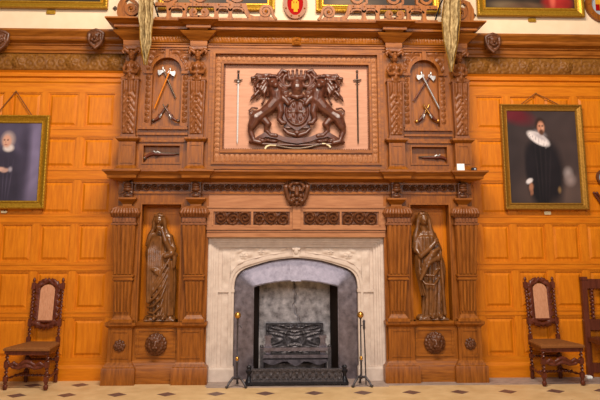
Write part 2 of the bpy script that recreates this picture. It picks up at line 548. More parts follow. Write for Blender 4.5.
PED = [(.05, 0), (.05, .165), (.044, .178), (.03, .186), (.026, .2), (.01, .225), (0, .235), (0, .585), (.012, .598), (.02, .603), (.035, .618), (.035, .648)]
for s in (-1, 1):
    for outer in (1, 0):
        a, b_ = (1.80, 2.06) if outer else (1.02, 1.31)
        mb = MB()
        mb.stack(s*a, s*b_, .29, PED)
        m0 = .035
        for x0, x1, z0, z1 in ((a+m0, a+m0+.016, .27, .56), (b_-m0-.016, b_-m0, .27, .56), (a+m0, b_-m0, .544, .56), (a+m0, b_-m0, .27, .286)):
            mb.box(s*x0, s*x1, -.298, -.28, z0, z1)
        pd = mb.build('pedestal', 'oak', ch, 30)
        if outer:
            rosette(s*1.93, .405, .29, .066, 'carve', pd)
        # tapered pilaster
        if outer: bt, tp = (1.836, 2.0), (1.805, 2.06)
        else: bt, tp = (1.05, 1.215), (1.025, 1.29)
        c0 = sum(bt)/2
        mb = MB()
        mb.stack(s*(bt[0]+.01), s*(bt[1]-.01), .29, [(.05, .648), (.05, .672), (.035, .682), (.03, .695), (.012, .715), (.006, .73)])
        mb.taper((s*bt[0], s*bt[1], -.30, 0), (s*tp[0], s*tp[1], -.345, 0), .725, 1.735)
        # reeds on the front, split by the band
        n = 5
        for seg in ((.76, 1.085), (1.165, 1.70)):
            f0, f1 = [(q-.725)/(1.735-.725) for q in seg]
            for k in range(n):
                for u0, u1 in (((k+.2)/n, (k+.8)/n),):
                    def px(u, f): return s*((bt[0]+(bt[1]-bt[0])*u)*(1-f)+(tp[0]+(tp[1]-tp[0])*u)*f)
                    yb, yt = -.30-.045*f0, -.30-.045*f1
                    mb.taper((px(u0, f0), px(u1, f0), yb-.02, yb+.01), (px(u0, f1), px(u1, f1), yt-.02, yt+.01), seg[0], seg[1])
        pil = mb.build('tapered_pilaster', 'oak', ch, 30)
        f = (1.125-.725)/1.01
        xa, xb = bt[0]*(1-f)+tp[0]*f, bt[1]*(1-f)+tp[1]*f
        mb = MB()
        mb.stack(s*xa, s*xb, .318, [(.0, 1.095), (.014, 1.1), (.014, 1.112), (.006, 1.118), (.006, 1.134), (.016, 1.14), (.016, 1.155), (0, 1.16)])
        mb.build('band', 'oak_h', pil, 30)
        # capital: bead row, gadrooned cushion
        mb = MB()
        mb.stack(s*tp[0], s*tp[1], .345, [(0, 1.70), (.012, 1.705), (.012, 1.722), (.0, 1.728), (.0, 1.785), (.014, 1.79), (.02, 1.80), (-.02, 1.806)])
        for k in range(7):
            u = tp[0]+(tp[1]-tp[0])*(k+.5)/7
            mb.box(s*u-.011, s*u+.011, -.357, -.34, 1.735, 1.778)
        nl = 9
        for k in range(nl):
            f_ = (k+.5)/nl*2-1
            xm, hw_ = s*(tp[0]+tp[1])/2, (tp[1]-tp[0])/2
            rx = hw_/nl*1.5
            mb.limb([(xm+f_*(hw_+.012), -.350, 1.805), (xm+f_*(hw_+.022), -.375, 1.838), (xm+f_*(hw_+.008), -.368, 1.872), (xm+f_*(hw_-.045), -.33, 1.903)], [rx*.8, rx, rx*.95, rx*.6])
        for k in range(5):
            for e, xx in ((-1, tp[0]), (1, tp[1])):
                yy = -.32+k*.055
                mb.limb([(s*xx+s*e*.004, yy, 1.805), (s*xx+s*e*.018, yy, 1.84), (s*xx+s*e*.002, yy, 1.875), (s*xx-s*e*.05, yy, 1.90)], [.02, .024, .022, .016])
        mb.box(s*(tp[0]+.03), s*(tp[1]-.03), -.34, -.1, 1.80, 1.90)
        mb.build('capital', 'carve_mid', pil, 40)
        # block and scroll console above the capital
        a2, b2 = (1.83, 2.0) if outer else (1.05, 1.24)
        mb = MB()
        mb.stack(s*(a2+.02), s*(b2-.02), .30, [(-.012, 1.903), (-.012, 1.935), (.0, 1.95), (.03, 1.985), (.036, 1.99), (.036, 2.008), (-.01, 2.012)])
        mb.build('abacus', 'oak_h', pil, 30)
        cx = s*((1.857+1.967)/2 if outer else (1.08+1.21)/2)
        mb = MB()
        mb.box(cx-.055, cx+.055, -.33, -.2, 2.01, 2.18)
        for e in (-1, 1):
            sp = [(cx+e*.028+(.026-.0035*i)*math.cos(i*.75)*e, -.345, 2.055+(.026-.0035*i)*math.sin(i*.75)) for i in range(7)]
            mb.tube(sp, .009, 6)
        for z, r, d in ((2.155, .03, .05), (2.125, .022, .035), (2.095, .028, .05), (2.03, .02, .02)):
            mb.ball((cx, -.33, z), (.05, d, r), 12, 6)
        mb.build('scroll_console', 'carve', ch, 40)

# frieze below the ledge: four carved lengths
for x0, x1 in ((-1.84, -1.22), (-1.07, -.16), (.16, 1.07), (1.22, 1.84)):
    mb = MB()
    mb.box(x0, x1, -.262, -.2, 2.085, 2.178)
    mb.relief(x0+.005, x1-.005, 2.09, 2.165, .26, scrolls(x0, x1, 2.085, 2.17, .03, .085), int((x1-x0)/.007), 16)
    mb.build('carved_frieze', 'carve', ch, 40)
mb = MB()
mb.box(-2.03, 2.03, -.258, -.2, 2.055, 2.085); mb.box(-2.03, 2.03, -.268, -.2, 2.165, 2.19)
mb.build('frieze_moulding', 'oak_h', ch, 0)
# panel frame above the stone
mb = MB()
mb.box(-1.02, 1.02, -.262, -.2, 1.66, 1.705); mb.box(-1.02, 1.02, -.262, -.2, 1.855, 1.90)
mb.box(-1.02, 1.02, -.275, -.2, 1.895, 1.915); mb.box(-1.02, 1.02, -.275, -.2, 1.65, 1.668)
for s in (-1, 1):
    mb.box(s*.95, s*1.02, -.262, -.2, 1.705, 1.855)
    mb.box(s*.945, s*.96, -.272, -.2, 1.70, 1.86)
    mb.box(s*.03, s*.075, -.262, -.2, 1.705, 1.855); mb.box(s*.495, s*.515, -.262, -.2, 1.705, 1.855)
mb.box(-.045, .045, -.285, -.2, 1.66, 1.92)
mb.build('panel_frame', 'oak_pale_glare', ch, 0)
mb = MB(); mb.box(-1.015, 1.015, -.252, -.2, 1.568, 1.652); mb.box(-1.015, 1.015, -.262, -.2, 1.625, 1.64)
mb.build('lintel_board', 'oak_pale_glare', ch, 0)
for x0, x1, sd in ((-.93, -.517, 0), (-.494, -.082, 1), (.082, .494, 0), (.517, .93, 1)):
    mb = MB(); mb.box(x0, x1, -.25, -.2, 1.70, 1.86)
    mb.relief(x0+.008, x1-.008, 1.705, 1.855, .249, scrolls(x0, x1, 1.70, 1.86, .034, .14, sd), 66, 26)
    mb.build('carved_panel', 'carve', ch, 40)
# central grotesque mask
mb = MB()
y = -.29
mb.ball((0, y+.02, 2.06), (.10, .05, .13))
for e in (-1, 1):
    mb.limb([(e*.105, y+.01, 2.19), (e*.125, y-.01, 2.13), (e*.105, y, 2.03), (e*.07, y, 1.95)], [.02, .03, .03, .02])
    mb.limb([(e*.06, y-.02, 2.17), (e*.085, y-.05, 2.13), (e*.06, y-.04, 2.09)], [.02, .022, .02])
    mb.limb([(e*.02, y-.03, 1.99), (e*.06, y-.05, 1.97), (e*.05, y-.03, 1.935)], [.02, .028, .02])
    mb.ball((e*.038, y-.045, 2.09), (.022, .02, .015))
    mb.ball((e*.045, y-.04, 2.03), (.03, .03, .024))
mb.limb([(0, y-.04, 2.12), (0, y-.075, 2.045)], [.018, .028])
mb.ball((0, y-.045, 1.995), (.04, .03, .018)); mb.ball((0, y-.03, 1.945), (.022, .022, .035))
mb.limb([(-.05, y-.02, 2.185), (0, y-.04, 2.17), (.05, y-.02, 2.185)], .02)
mb.build('grotesque_mask', 'carve', ch, remesh=.0075)

# mantel ledge with breaks over the pilasters
LED = [(-.2, 2.178), (-.15, 2.186), (-.135, 2.2), (-.11, 2.21), (-.06, 2.217), (-.05, 2.222), (-.045, 2.255), (-.035, 2.262), (-.02, 2.28), (-.004, 2.292), (0, 2.295), (0, 2.312)]
mb = MB()
mb.stack(-2.11, 2.11, .43, LED)
for s in (-1, 1):
    mb.stack(s*1.752, s*2.173, .49, LED); mb.stack(s*.935, s*1.344, .49, LED)
mb.build('mantel_ledge', 'oak_h', ch, 30)

# ---- upper stage
mb = MB()
mb.box(-2.0, 2.0, -.13, 0, 2.3, 3.9)
for s in (-1, 1):
    mb.box(s*1.0, s*1.29, -.2, 0, 2.312, 3.82); mb.box(s*1.82, s*2.03, -.2, 0, 2.312, 3.82)
    # rails between the arched panel and the little panel under it
    for z0, z1, p in ((2.312, 2.345, .235), (2.345, 2.405, .2), (2.625, 2.66, .2), (2.655, 2.675, .225), (2.675, 2.74, .205), (2.735, 2.76, .235), (2.76, 2.80, .21)):
        mb.box(s*1.27, s*1.84, -p, -.1, z0, z1)
    for x0, x1 in ((1.28, 1.345), (1.785, 1.83)):
        mb.box(s*x0, s*x1, -.2, -.1, 2.345, 2.66)
    for x0, x1, z0, z1 in ((1.34, 1.356, 2.40, 2.63), (1.774, 1.79, 2.40, 2.63), (1.34, 1.79, 2.40, 2.416), (1.34, 1.79, 2.614, 2.63)):
        mb.box(s*x0, s*x1, -.212, -.1, z0, z1)
mb.build('upper_carcass', 'oak', ch, 0)

for s in (-1, 1):
    # arched panel
    c = 1.5335; hw = .1725; zs_, zt = 3.495, 3.775
    mb = MB()
    arc = [(s*c+hw*math.cos(t), zs_+hw*math.sin(t)) for t in np.linspace(0, PI, 25)]
    out = []
    for x, z in arc:
        t = math.atan2(z-zs_, x-s*c)
        k = min((c-1.28)/max(abs(math.cos(t)), 1e-6), (zt-zs_)/max(math.sin(t), 1e-6))
        out.append((s*c+k*math.cos(t), zs_+k*math.sin(t)))
    mb.strip(arc, out, -.2, -.1)
    for x0, x1 in ((1.28, c-hw), (c+hw, 1.787)):
        mb.box(s*x0, s*x1, -.2, -.1, 2.80, zs_)
    mb.box(s*1.787, s*1.83, -.2, -.1, 2.80, zt)
    mb.box(s*1.27, s*1.84, -.25, -.1, 2.80, 2.822); mb.box(s*1.28, s*1.83, -.235, -.1, 2.822, 2.84)
    ap = mb.build('arched_panel', 'oak', ch, 0)
    mb = MB()
    ring = [(s*c+(hw+.03)*math.cos(t), zs_+(hw+.03)*math.sin(t)) for t in np.linspace(0, PI, 25)]
    mb.strip(arc, ring, -.218, -.19)
    mb.build('arch_moulding', 'oak', ap, 0)
    mb = MB(); mb.box(s*c-.022, s*c+.022, -.24, -.19, 3.66, 3.76); mb.build('arch_keystone', 'oak', ap, 0)
    for e in (-1, 1):
        mb = MB(); mb.box(s*c+e*(hw-.004), s*c+e*(hw+.10), -.225, -.19, 3.47, 3.50); mb.build('impost', 'oak', ap, 0)
        mb = MB(); mb.box(s*c+e*(hw-.004), s*c+e*(hw+.09), -.225, -.19, 2.84, 2.875); mb.build('jamb_base', 'oak', ap, 0)
    for e in (-1, 1):
        mb = MB()
        xa, xb = sorted((s*c+e*(hw+.012), s*c+e*(hw+.078)))
        mb.relief(xa, xb, 2.88, 3.465, .2, leaves_v(xa, 2.88, xb-xa, .073, .02), 8, 90)
        mb.build('carved_jamb', 'carve_mid', ap, 50)
        mb = MB()
        xa, xb = sorted((s*c+e*.04, s*c+e*.25))
        wz = lambda x, t: (zs_+np.sqrt(np.clip((hw+.035)**2-(x-s*c)**2, 0, 1))+.012)*(1-t)+3.765*t
        mb.relief(xa, xb, 0, 1, .199, lambda X, T: scrolls(xa, xb, 3.5, 3.77, .018, .1)(X, wz(X, T)), 28, 24)
        mb.v = [(x, y_, float(wz(x, t))) for x, y_, t in mb.v]
        mb.build('carved_spandrel', 'carve_mid', ap, 50)
    # pedestals and term figures
    for outer in (1, 0):
        a, b_ = (1.85, 2.04) if outer else (1.075, 1.262)
        mb = MB()
        mb.stack(s*a, s*b_, .30, [(.035, 2.312), (.035, 2.335), (.02, 2.345), (.004, 2.37), (0, 2.375), (0, 2.645), (.012, 2.655), (.032, 2.675), (.036, 2.68), (.036, 2.70), (-.01, 2.703)])
        for x0, x1, z0, z1 in ((a+.025, a+.038, 2.40, 2.62), (b_-.038, b_-.025, 2.40, 2.62), (a+.025, b_-.025, 2.607, 2.62), (a+.025, b_-.025, 2.40, 2.413)):
            mb.box(s*x0, s*x1, -.307, -.29, z0, z1)
        mb.build('upper_pedestal', 'oak', ch, 30)
        cx = s*(a+b_)/2
        mb = MB()
        mb.taper((cx-.075, cx+.075, -.275, -.05), (cx-.1, cx+.1, -.315, -.05), 2.70, 3.40)
        mb.stack(cx-.095, cx+.095, .305, [(0, 3.37), (.012, 3.375), (.014, 3.385), (.008, 3.40), (-.02, 3.43)], .05)
        mb.box(cx-.085, cx+.085, -.285, -.05, 2.70, 2.735)
        term = mb.build('term_shaft', 'carve_mid', ch, 30)
        mb = MB()
        # foliage carved on the shaft
        def fol(X, Z):
            u = np.abs(X-cx)/.08
            a_ = .5+.5*np.cos(2*PI*Z/.085+7*u)
            b_ = .5+.5*np.cos(2*PI*u*1.6+3*np.sin(2*PI*Z/.17))
            hh = .016*a_*(.4+.6*b_)*np.clip((1.05-u)*4, 0, 1)+.012*np.exp(-(u/.14)**2)*(.5+.5*np.cos(2*PI*Z/.045))
            vv = np.clip((Z-(3.26-.2*np.abs(u-.5)))/.02, 0, 1)
            return hh*(1-vv)+.02*vv*(.6+.4*np.cos(u*9))*np.clip((1.0-u)*6, 0, 1)
        mb.relief(cx-.08, cx+.08, 2.74, 3.365, .286, fol, 22, 84)
        mb.v = [(cx+(x-cx)*(.86+.2*(z-2.74)/.63), y-.032*(z-2.74)/.63, z) for x, y, z in mb.v]
        mb.build('carved_foliage', 'carve_mid', term, 60)
        # half figure with arms and a scroll capital over the head
        mb = MB(); y = -.27
        mb.limb([(cx, y, 3.40), (cx, y-.012, 3.46), (cx, y-.02, 3.53)], [.075, .066, .072])
        mb.limb([(cx-.062, y-.005, 3.57), (cx+.062, y-.005, 3.57)], .032)
        for e in (-1, 1):
            mb.limb([(cx+e*.075, y, 3.575), (cx+e*.108, y, 3.515), (cx+e*.085, y-.045, 3.46), (cx+e*.03, y-.08, 3.455)], [.027, .024, .02, .016])
            mb.ball((cx+e*.033, y-.072, 3.53), .028)
            mb.limb([(cx+e*.05, y-.02, 3.71), (cx+e*.1, y-.03, 3.74), (cx+e*.13, y-.03, 3.72), (cx+e*.115, y-.035, 3.695)], [.022, .022, .02, .014])
            mb.ball((cx+e*.018, y-.068, 3.662), .007, 8, 6)
        mb.limb([(cx, y-.01, 3.58), (cx, y-.015, 3.63)], [.028, .026])
        mb.ball((cx, y-.022, 3.655), (.04, .046, .053))
        mb.limb([(cx, y-.066, 3.665), (cx, y-.076, 3.645)], [.006, .009])
        mb.ball((cx, y-.062, 3.625), (.014, .01, .006), 8, 6)
        mb.limb([(cx-.035, y-.02, 3.70), (cx, y-.045, 3.712), (cx+.035, y-.02, 3.70)], .022)
        mb.limb([(cx-.06, y-.005, 3.425), (cx, y-.07, 3.41), (cx+.06, y-.005, 3.425)], .02)
        for k in range(5):
            mb.limb([(cx-.05+.025*k, y-.055+.4*abs(k-2)*.02, 3.45), (cx-.056+.028*k, y-.05, 3.38)], [.012, .014])
        mb.v = [(cx+(x-cx)*.80, y_, z) for x, y_, z in mb.v]
        mb.stack(cx-.085, cx+.085, .27, [(0, 3.735), (.02, 3.75), (.02, 3.79)], .1)
        mb.build('half_figure', 'carve_mid', term, remesh=.0065)

# great central panel
mb = MB()
PZ0, PZ1 = 2.570, 3.604
def rectframe(mb, hx0, z0a, z1a, hx1, z0b, z1b, p, back=-.1):
    """frame between an outer and an inner rectangle"""
    mb.box(-hx0, hx0, -p, back, z1b, z1a); mb.box(-hx0, hx0, -p, back, z0a, z0b)
    for s in (-1, 1): mb.box(s*hx0, s*hx1, -p, back, z0b, z1b)
rectframe(mb, 1.03, 2.34, 3.80, .985, 2.40, 3.735, .225)
rectframe(mb, .99, 2.395, 3.74, .965, 2.415, 3.715, .245)
rectframe(mb, .97, 2.41, 3.72, .87, PZ0, PZ1, .19)
rectframe(mb, .89, 2.535, 3.625, .866, PZ0+.004, PZ1-.004, .215)
pf = mb.build('panel_surround', 'oak_h', ch, 0)
mb = MB(); mb.box(-.868, .868, -.15, -.1, PZ0, PZ1)
for k in range(1, 4):
    z = PZ0+(PZ1-PZ0)*k/4
    mb.box(-.868, .868, -.1512, -.14, z-.128, z+.124)
mb.build('panel_board', 'oak_pale', ch, 0)
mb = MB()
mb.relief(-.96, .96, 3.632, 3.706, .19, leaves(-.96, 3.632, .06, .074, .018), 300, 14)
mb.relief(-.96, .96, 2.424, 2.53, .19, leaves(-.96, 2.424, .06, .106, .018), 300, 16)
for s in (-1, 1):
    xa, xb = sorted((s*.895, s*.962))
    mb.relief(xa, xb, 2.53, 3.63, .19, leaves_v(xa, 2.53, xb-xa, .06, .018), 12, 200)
mb.build('leaf_border', 'oak_pale_glare', pf, 60)
mb = MB()
n = 62
for k in range(n):
    x = -.858+1.716*(k+.5)/n
    mb.box(x-.008, x+.008, -.165, -.14, PZ1-.02, PZ1-.002); mb.box(x-.008, x+.008, -.165, -.14, PZ0+.002, PZ0+.02)
for k in range(36):
    z = PZ0+.02+(PZ1-PZ0-.04)*(k+.5)/36
    for s in (-1, 1): mb.box(s*.848, s*.866, -.165, -.14, z-.008, z+.008)
mb.build('dentil_border', 'carve_mid', pf, 0)

# entablature
CRN = [(-.24, 3.90), (-.225, 3.915), (-.2, 3.925), (-.16, 3.945), (-.125, 3.96), (-.12, 3.968), (-.09, 3.972), (-.088, 4.0), (-.075, 4.004), (-.05, 4.02), (-.02, 4.04), (-.002, 4.047), (0, 4.05), (0, 4.066)]
ENT = [(-.03, 3.765), (-.03, 3.785), (-.015, 3.79), (-.015, 3.815), (0, 3.822), (0, 3.832)]
mb = MB()
mb.stack(-2.02, 2.02, .25, ENT+[(-.02, 3.836), (-.02, 3.92)])
mb.stack(-2.15, 2.15, .47, CRN)
BR = [(.922, 1.383), (1.72, 2.219)]
for s in (-1, 1):
    for a, b_ in BR: mb.stack(s*a, s*b_, .54, CRN)
    for a, b_ in ((1.06, 1.26), (1.84, 2.045)):
        mb.stack(s*a, s*b_, .30, [(-.005, 3.785), (-.005, 3.80), (.0, 3.80), (.0, 3.85), (.015, 3.862), (.04, 3.885), (.08, 3.915), (.10, 3.935), (.11, 3.95)])
cor = mb.build('cornice', 'oak_h', ch, 30)
mb = MB()
for x0, x1 in ((-1.84, -1.26), (-1.05, 1.05), (1.26, 1.84)):
    def tor(X, Z):
        t = (Z-3.884)/.06
        b0 = .04*np.sqrt(np.clip(1-t*t, 0, 1))
        return b0+.006*np.cos((X-.0)*2*PI/.034+t*3)*np.clip(1-np.abs(t*1.6), 0, 1)+.003*np.cos(X*2*PI/.11)*np.clip(1-np.abs(t*1.6), 0, 1)
    mb.relief(x0, x1, 3.832, 3.945, .232, tor, int((x1-x0)/.007), 18)
mb.relief(-.055, .055, 3.82, 3.93, .27, lambda X, Z: .035*np.clip(1-np.hypot(X, Z-3.875)/.055, 0, 1)**.5*(.8+.2*np.cos(6*np.arctan2(Z-3.875, X))), 16, 16)
mb.build('leaf_torus', 'oak_h', cor, 50)

# cresting: pierced scrollwork along the top
def spiral(cx, cz, r, turns, a0, sg=1, n=None, inner=.2):
    n = n or int(abs(turns)*18)
    return [(cx+r*(1-(1-inner)*i/n)*math.cos(a0+sg*2*PI*turns*i/n), cz+r*(1-(1-inner)*i/n)*math.sin(a0+sg*2*PI*turns*i/n)) for i in range(n+1)]
for s in (-1, 1):
    y0, y1 = -.475, -.41
    zb = 4.066
    S = lambda pts: [(s*x, z) for x, z in pts]
    def spi(cx, cz, r, turns, a0, sg, inner=.2):
        """spiral given for the right-hand side, mirrored for the left"""
        return S(spiral(cx, cz, r, turns, a0, sg, None, inner))
    mb = MB()
    mb.box(s*.24, s*1.66, y0, y1, zb-.005, zb+.018)
    # inner end scroll with its sweeping foot
    mb.stroke(S([(.245, zb+.005), (.27, 4.10), (.292, 4.15)])+spi(.37, 4.165, .078, 1.8, PI, -1), .028, y0-.01, y1+.01)
    mb.ball((s*.37, y0, 4.165), .02, 8, 6)
    mb.stroke(S([(.30, zb+.02), (.40, zb+.03), (.50, zb+.022), (.57, 4.11), (.60, 4.17), (.625, 4.24)]), [.03, .035, .04, .045, .045, .06], y0, y1)
    # pillars with flared heads and feet
    for x in (.785, .947, 1.316, 1.50):
        mb.stroke(S([(x, zb), (x, zb+.03), (x, 4.14), (x, 4.205), (x, 4.24)]), [.10, .055, .042, .055, .10], y0, y1)
    # round-headed openings between them
    for xa, xb in ((.625, .785), (.785, .947), (1.316, 1.50)):
        c = (xa+xb)/2; r = (xb-xa)/2
        mb.stroke(S([(c+r*.95*math.cos(t), 4.165+.04*math.sin(t)) for t in np.linspace(0, PI, 13)]), .022, y0, y1)
    # twin scrolls over the pilaster
    for cx, sg, a0 in ((1.085, 1, 0), (1.212, -1, PI)):
        mb.stroke(S([(1.148, zb+.01), (1.148, 4.10)])[:2]+spi(cx, 4.148, .05, 1.7, -PI/2+.4*sg, -sg), .022, y0-.01, y1+.01)
        mb.ball((s*cx, y0, 4.148), .015, 8, 6)
    mb.stroke(S([(.985, zb+.012), (1.05, zb+.028), (1.148, zb+.034), (1.24, zb+.028), (1.29, zb+.012)]), .022, y0, y1)
    # rail with rivets, then the upper volutes above the photograph's edge
    mb.box(s*.60, s*1.66, y0, y1, 4.222, 4.262)
    for k in range(8): mb.ball((s*(.66+.13*k), y0, 4.242), .010, 8, 6)
    for cx, sg in ((.72, 1), (1.15, 1), (1.52, -1)):
        mb.stroke(S([(cx+.02*sg, 4.25), (cx+.10*sg, 4.29)])+spi(cx, 4.35, .1, 1.5, 0 if sg > 0 else PI, sg), .032, y0, y1)
    mb.build('cresting', 'oak', ch, 30)
    # outer volute
    mb = MB()
    mb.stroke(S([(2.04, zb), (2.062, 4.13), (2.06, 4.22), (2.03, 4.29), (1.97, 4.325)])+spi(1.935, 4.185, .085, 1.7, PI*.62, 1, .15)[1:], [.07, .075, .07, .06, .05]+[.036]*30, y0, y1)
    mb.prism(S([(2.03, zb), (2.07, 4.2), (2.0, 4.27), (1.97, 4.14), (1.86, zb)]), y0+.015, y1-.01)
    mb.ball((s*1.935, y0, 4.185), .022, 8, 6)
    mb.box(s*1.80, s*2.08, y0-.005, y1+.005, zb-.008, zb+.014)
    mb.build('end_volute', 'oak', ch, 30)

# ================================================================== STONE SURROUND
st = thing('fireplace_surround', 'pale carved limestone fireplace surround with a flattened arch', 'fireplace', (0, -.1, 0))
ARC = [(.706, 0), (.706, .98), (.70, 1.06), (.688, 1.112), (.665, 1.155), (.631, 1.19), (.585, 1.217), (.529, 1.237), (.415, 1.273), (.30, 1.303), (.188, 1.32), (.09, 1.331), (0, 1.336)]
OUT = [(.752, 0), (.752, 1.0), (.745, 1.07), (.728, 1.135), (.70, 1.185), (.655, 1.225), (.60, 1.252), (.535, 1.272), (.418, 1.305), (.302, 1.332), (.189, 1.348), (.09, 1.36), (0, 1.364)]
BOX = [(.89, 0), (.89, 1.0), (.89, 1.07), (.89, 1.15), (.89, 1.25), (.89, 1.455), (.80, 1.455), (.68, 1.455), (.50, 1.455), (.35, 1.455), (.20, 1.455), (.09, 1.455), (0, 1.455)]
mb = MB()
for s in (1, -1):
    f = (lambda L: L) if s > 0 else mirror
    mb.strip(f(ARC), f(OUT), -.125, 0)
    mb.strip(f([(x+.012 if i < 7 else x, z+(.012 if i > 3 else 0)) for i, (x, z) in enumerate(OUT)]), f(BOX), -.115, 0)
    mb.strip(f([((a[0]*.35+b_[0]*.65), (a[1]*.35+b_[1]*.65)) for a, b_ in zip(ARC, OUT)]), f([(x+(.014 if i < 8 else 0), z+(.014 if i > 3 else 0)) for i, (x, z) in enumerate(OUT)]), -.14, -.05)
    for a, b_, p, zt in ((.885, .915, .135, 1.455), (.915, .94, .15, 1.48), (.94, .965, .165, 1.505), (.965, 1.0, .18, 1.53)):
        mb.box(s*a, s*b_, -p, 0, 0, zt+.03)
    # plinth blocks of the jambs
    mb.stack(s*.7, s*1.0, .175, [(.008, 0), (.008, .13), (0, .15)])
    mb.box(s*.70, s*.885, -.135, 0, .955, .985)
for a, p, z0, z1 in ((.885, .135, 1.452, 1.485), (.915, .15, 1.485, 1.51), (.94, .165, 1.51, 1.535), (1.0, .18, 1.535, 1.566)):
    mb.box(-a, a, -p, 0, z0, z1)
mb.build('surround', 'stone', st, 0)
for s in (-1, 1):
    mb = MB()
    def span(X, Z, s=s):
        xs = [q[0] for q in OUT][::-1]; zs = [q[1] for q in OUT][::-1]
        lim = np.interp(np.abs(X), xs, zs)
        base = .014*np.clip(np.cos(31*(np.abs(X)-.1*Z))*np.cos(47*Z+9*np.abs(X)), 0, 1)
        for cx, cz, r in ((.80, 1.33, .075), (.60, 1.36, .05), (.40, 1.40, .04), (.82, 1.18, .04)):
            d = np.hypot(np.abs(X)-cx, Z-cz); t = np.arctan2(Z-cz, np.abs(X)-cx)
            base = np.where(d < r, .022*np.clip(1-(d/r)**2, 0, 1)*(.7+.3*np.cos(6*t)), base)
        return np.clip(base, .0, 1)+.0005
    xa, xb = sorted((s*.10, s*.848))
    so, zo = [q[0] for q in OUT][::-1], [q[1] for q in OUT][::-1]
    warp = lambda x, t: np.minimum(np.interp(np.abs(x), so, zo)+.035, 1.40)*(1-t)+1.448*t
    mb.relief(xa, xb, 0, 1, .1185, lambda X, T: span(X, warp(X, T)), 90, 30)
    mb.v = [(x, y, float(warp(x, t))) for x, y, t in mb.v]
    mb.build('carved_spandrel', 'stone', st, 60)
mb = MB()
mb.ball((0, -.135, 1.41), (.04, .03, .05)); mb.prism([(-.035, 1.34), (.035, 1.34), (.05, 1.45), (-.05, 1.45)], -.15, -.05)
for e in (-1, 1): mb.ball((e*.03, -.15, 1.43), (.018, .02, .018), 8, 6)
mb.build('keystone_boss', 'stone', st, 40)

# iron lining
ins = thing('fireplace_insert', 'grey iron fireplace lining and cracked fireback inside the stone arch', 'fireplace insert', (0, 0, 0))
OPN = [(.479, 0), (.479, .98), (.479, .99), (.479, 1.0), (.478, 1.006), (.47, 1.012), (.44, 1.02), (.40, 1.03), (.33, 1.045), (.25, 1.058), (.16, 1.069), (.08, 1.075), (0, 1.077)]
mb = MB()
for s in (1, -1):
    f = (lambda L: L) if s > 0 else mirror
    inn, out_ = f(OPN), f([(x+.004, z+.004) for x, z in ARC])
    ww = [0, .05, .12, .3, .5, .7, .85, .95, 1, 1, 1, 1, 1]
    k_ = len(inn)
    vs = [(x, -.06-.028*w_, z) for (x, z), w_ in zip(inn, ww)]+[(x, -.06+.022*w_, z) for (x, z), w_ in zip(out_, ww)]+[(x, 0, z) for x, z in inn]+[(x, 0, z) for x, z in out_]
    fs = []
    for i in range(k_-1):
        q4 = [(i, i+1, k_+i+1, k_+i), (i, 2*k_+i, 2*k_+i+1, i+1)]
        fs += q4 if s > 0 else [t[::-1] for t in q4]
    mb.add(vs, fs)
    mb.strip(f(OPN), f([(x+.012, z+.012) for x, z in OPN]), -.092, -.03)
mb.build('cheek_plate', 'iron', ins, 50)
mb = MB()
mb.add([(-.058, -.098, 1.072), (.058, -.098, 1.072), (.078, -.046, 1.332), (-.078, -.046, 1.332), (-.058, 0, 1.072), (.058, 0, 1.072), (.078, 0, 1.332), (-.078, 0, 1.332)], [(0,1,2,3),(4,7,6,5),(0,4,5,1),(3,2,6,7),(0,3,7,4),(1,5,6,2)])
mb.build('keystone', 'iron', ins, 0)
mb = MB()
for s in (-1, 1):
    mb.prism([(0, 0)]*0 or [(s*.479, 0), (s*.479, 1.09), (s*.5, 1.09), (s*.5, 0)], -.02, .0)
    vs = [(s*.48, -.05, 0), (s*.425, .42, 0), (s*.425, .42, 1.1), (s*.48, -.05, 1.1), (s*.52, -.05, 0), (s*.52, .42, 0), (s*.52, .42, 1.1), (s*.52, -.05, 1.1)]
    mb.add(vs, [(0,1,2,3),(4,7,6,5),(0,4,5,1),(3,2,6,7),(0,3,7,4),(1,5,6,2)])
mb.box(-.5, .5, 0, .5, 1.085, 1.14)
mb.build('firebox_wall', 'soot', ins, 0)
crk = [(.0, 1.08), (-.005, .95), (.012, .86), (-.01, .78), (.006, .70), (.045, .62), (.07, .54)]
def back(X, Z):
    h = .004*np.cos(X*9+Z*5)*np.cos(Z*7-X*4)
    cx = np.interp(-Z, [-z for x, z in crk], [x for x, z in crk])
    d = np.abs(X-cx-.008*np.cos(Z*70))
    h = h-np.where((d < .013) & (Z > .5), .05*(1-d/.013), 0)
    return h
mb = MB(); mb.relief(-.43, .43, 0, 1.1, -.40, back, 130, 120); mb.box(-.43, .43, .462, .5, 0, 1.1)
mb.v = [(x, y, z) for x, y, z in mb.v]
mb.build('fireback', 'fireback', ins, 180)

mb = MB(); mb.box(-.34, .34, .355, .385, .10, .56)
def crest(X, Z):
    a_ = np.abs(X)
    h = .016*np.clip(np.cos(a_*38+9*np.cos(Z*17))*np.cos(Z*41+6*a_), 0, 1)+.012*np.exp(-((np.hypot(X, Z-.40)-.12)/.02)**2)
    return h+.02*((a_ > .315) | (Z > .535))
mb.relief(-.338, .338, .11, .558, -.354, crest, 90, 60)
mb.build('relief_plate', 'iron_dark', ins, 60)

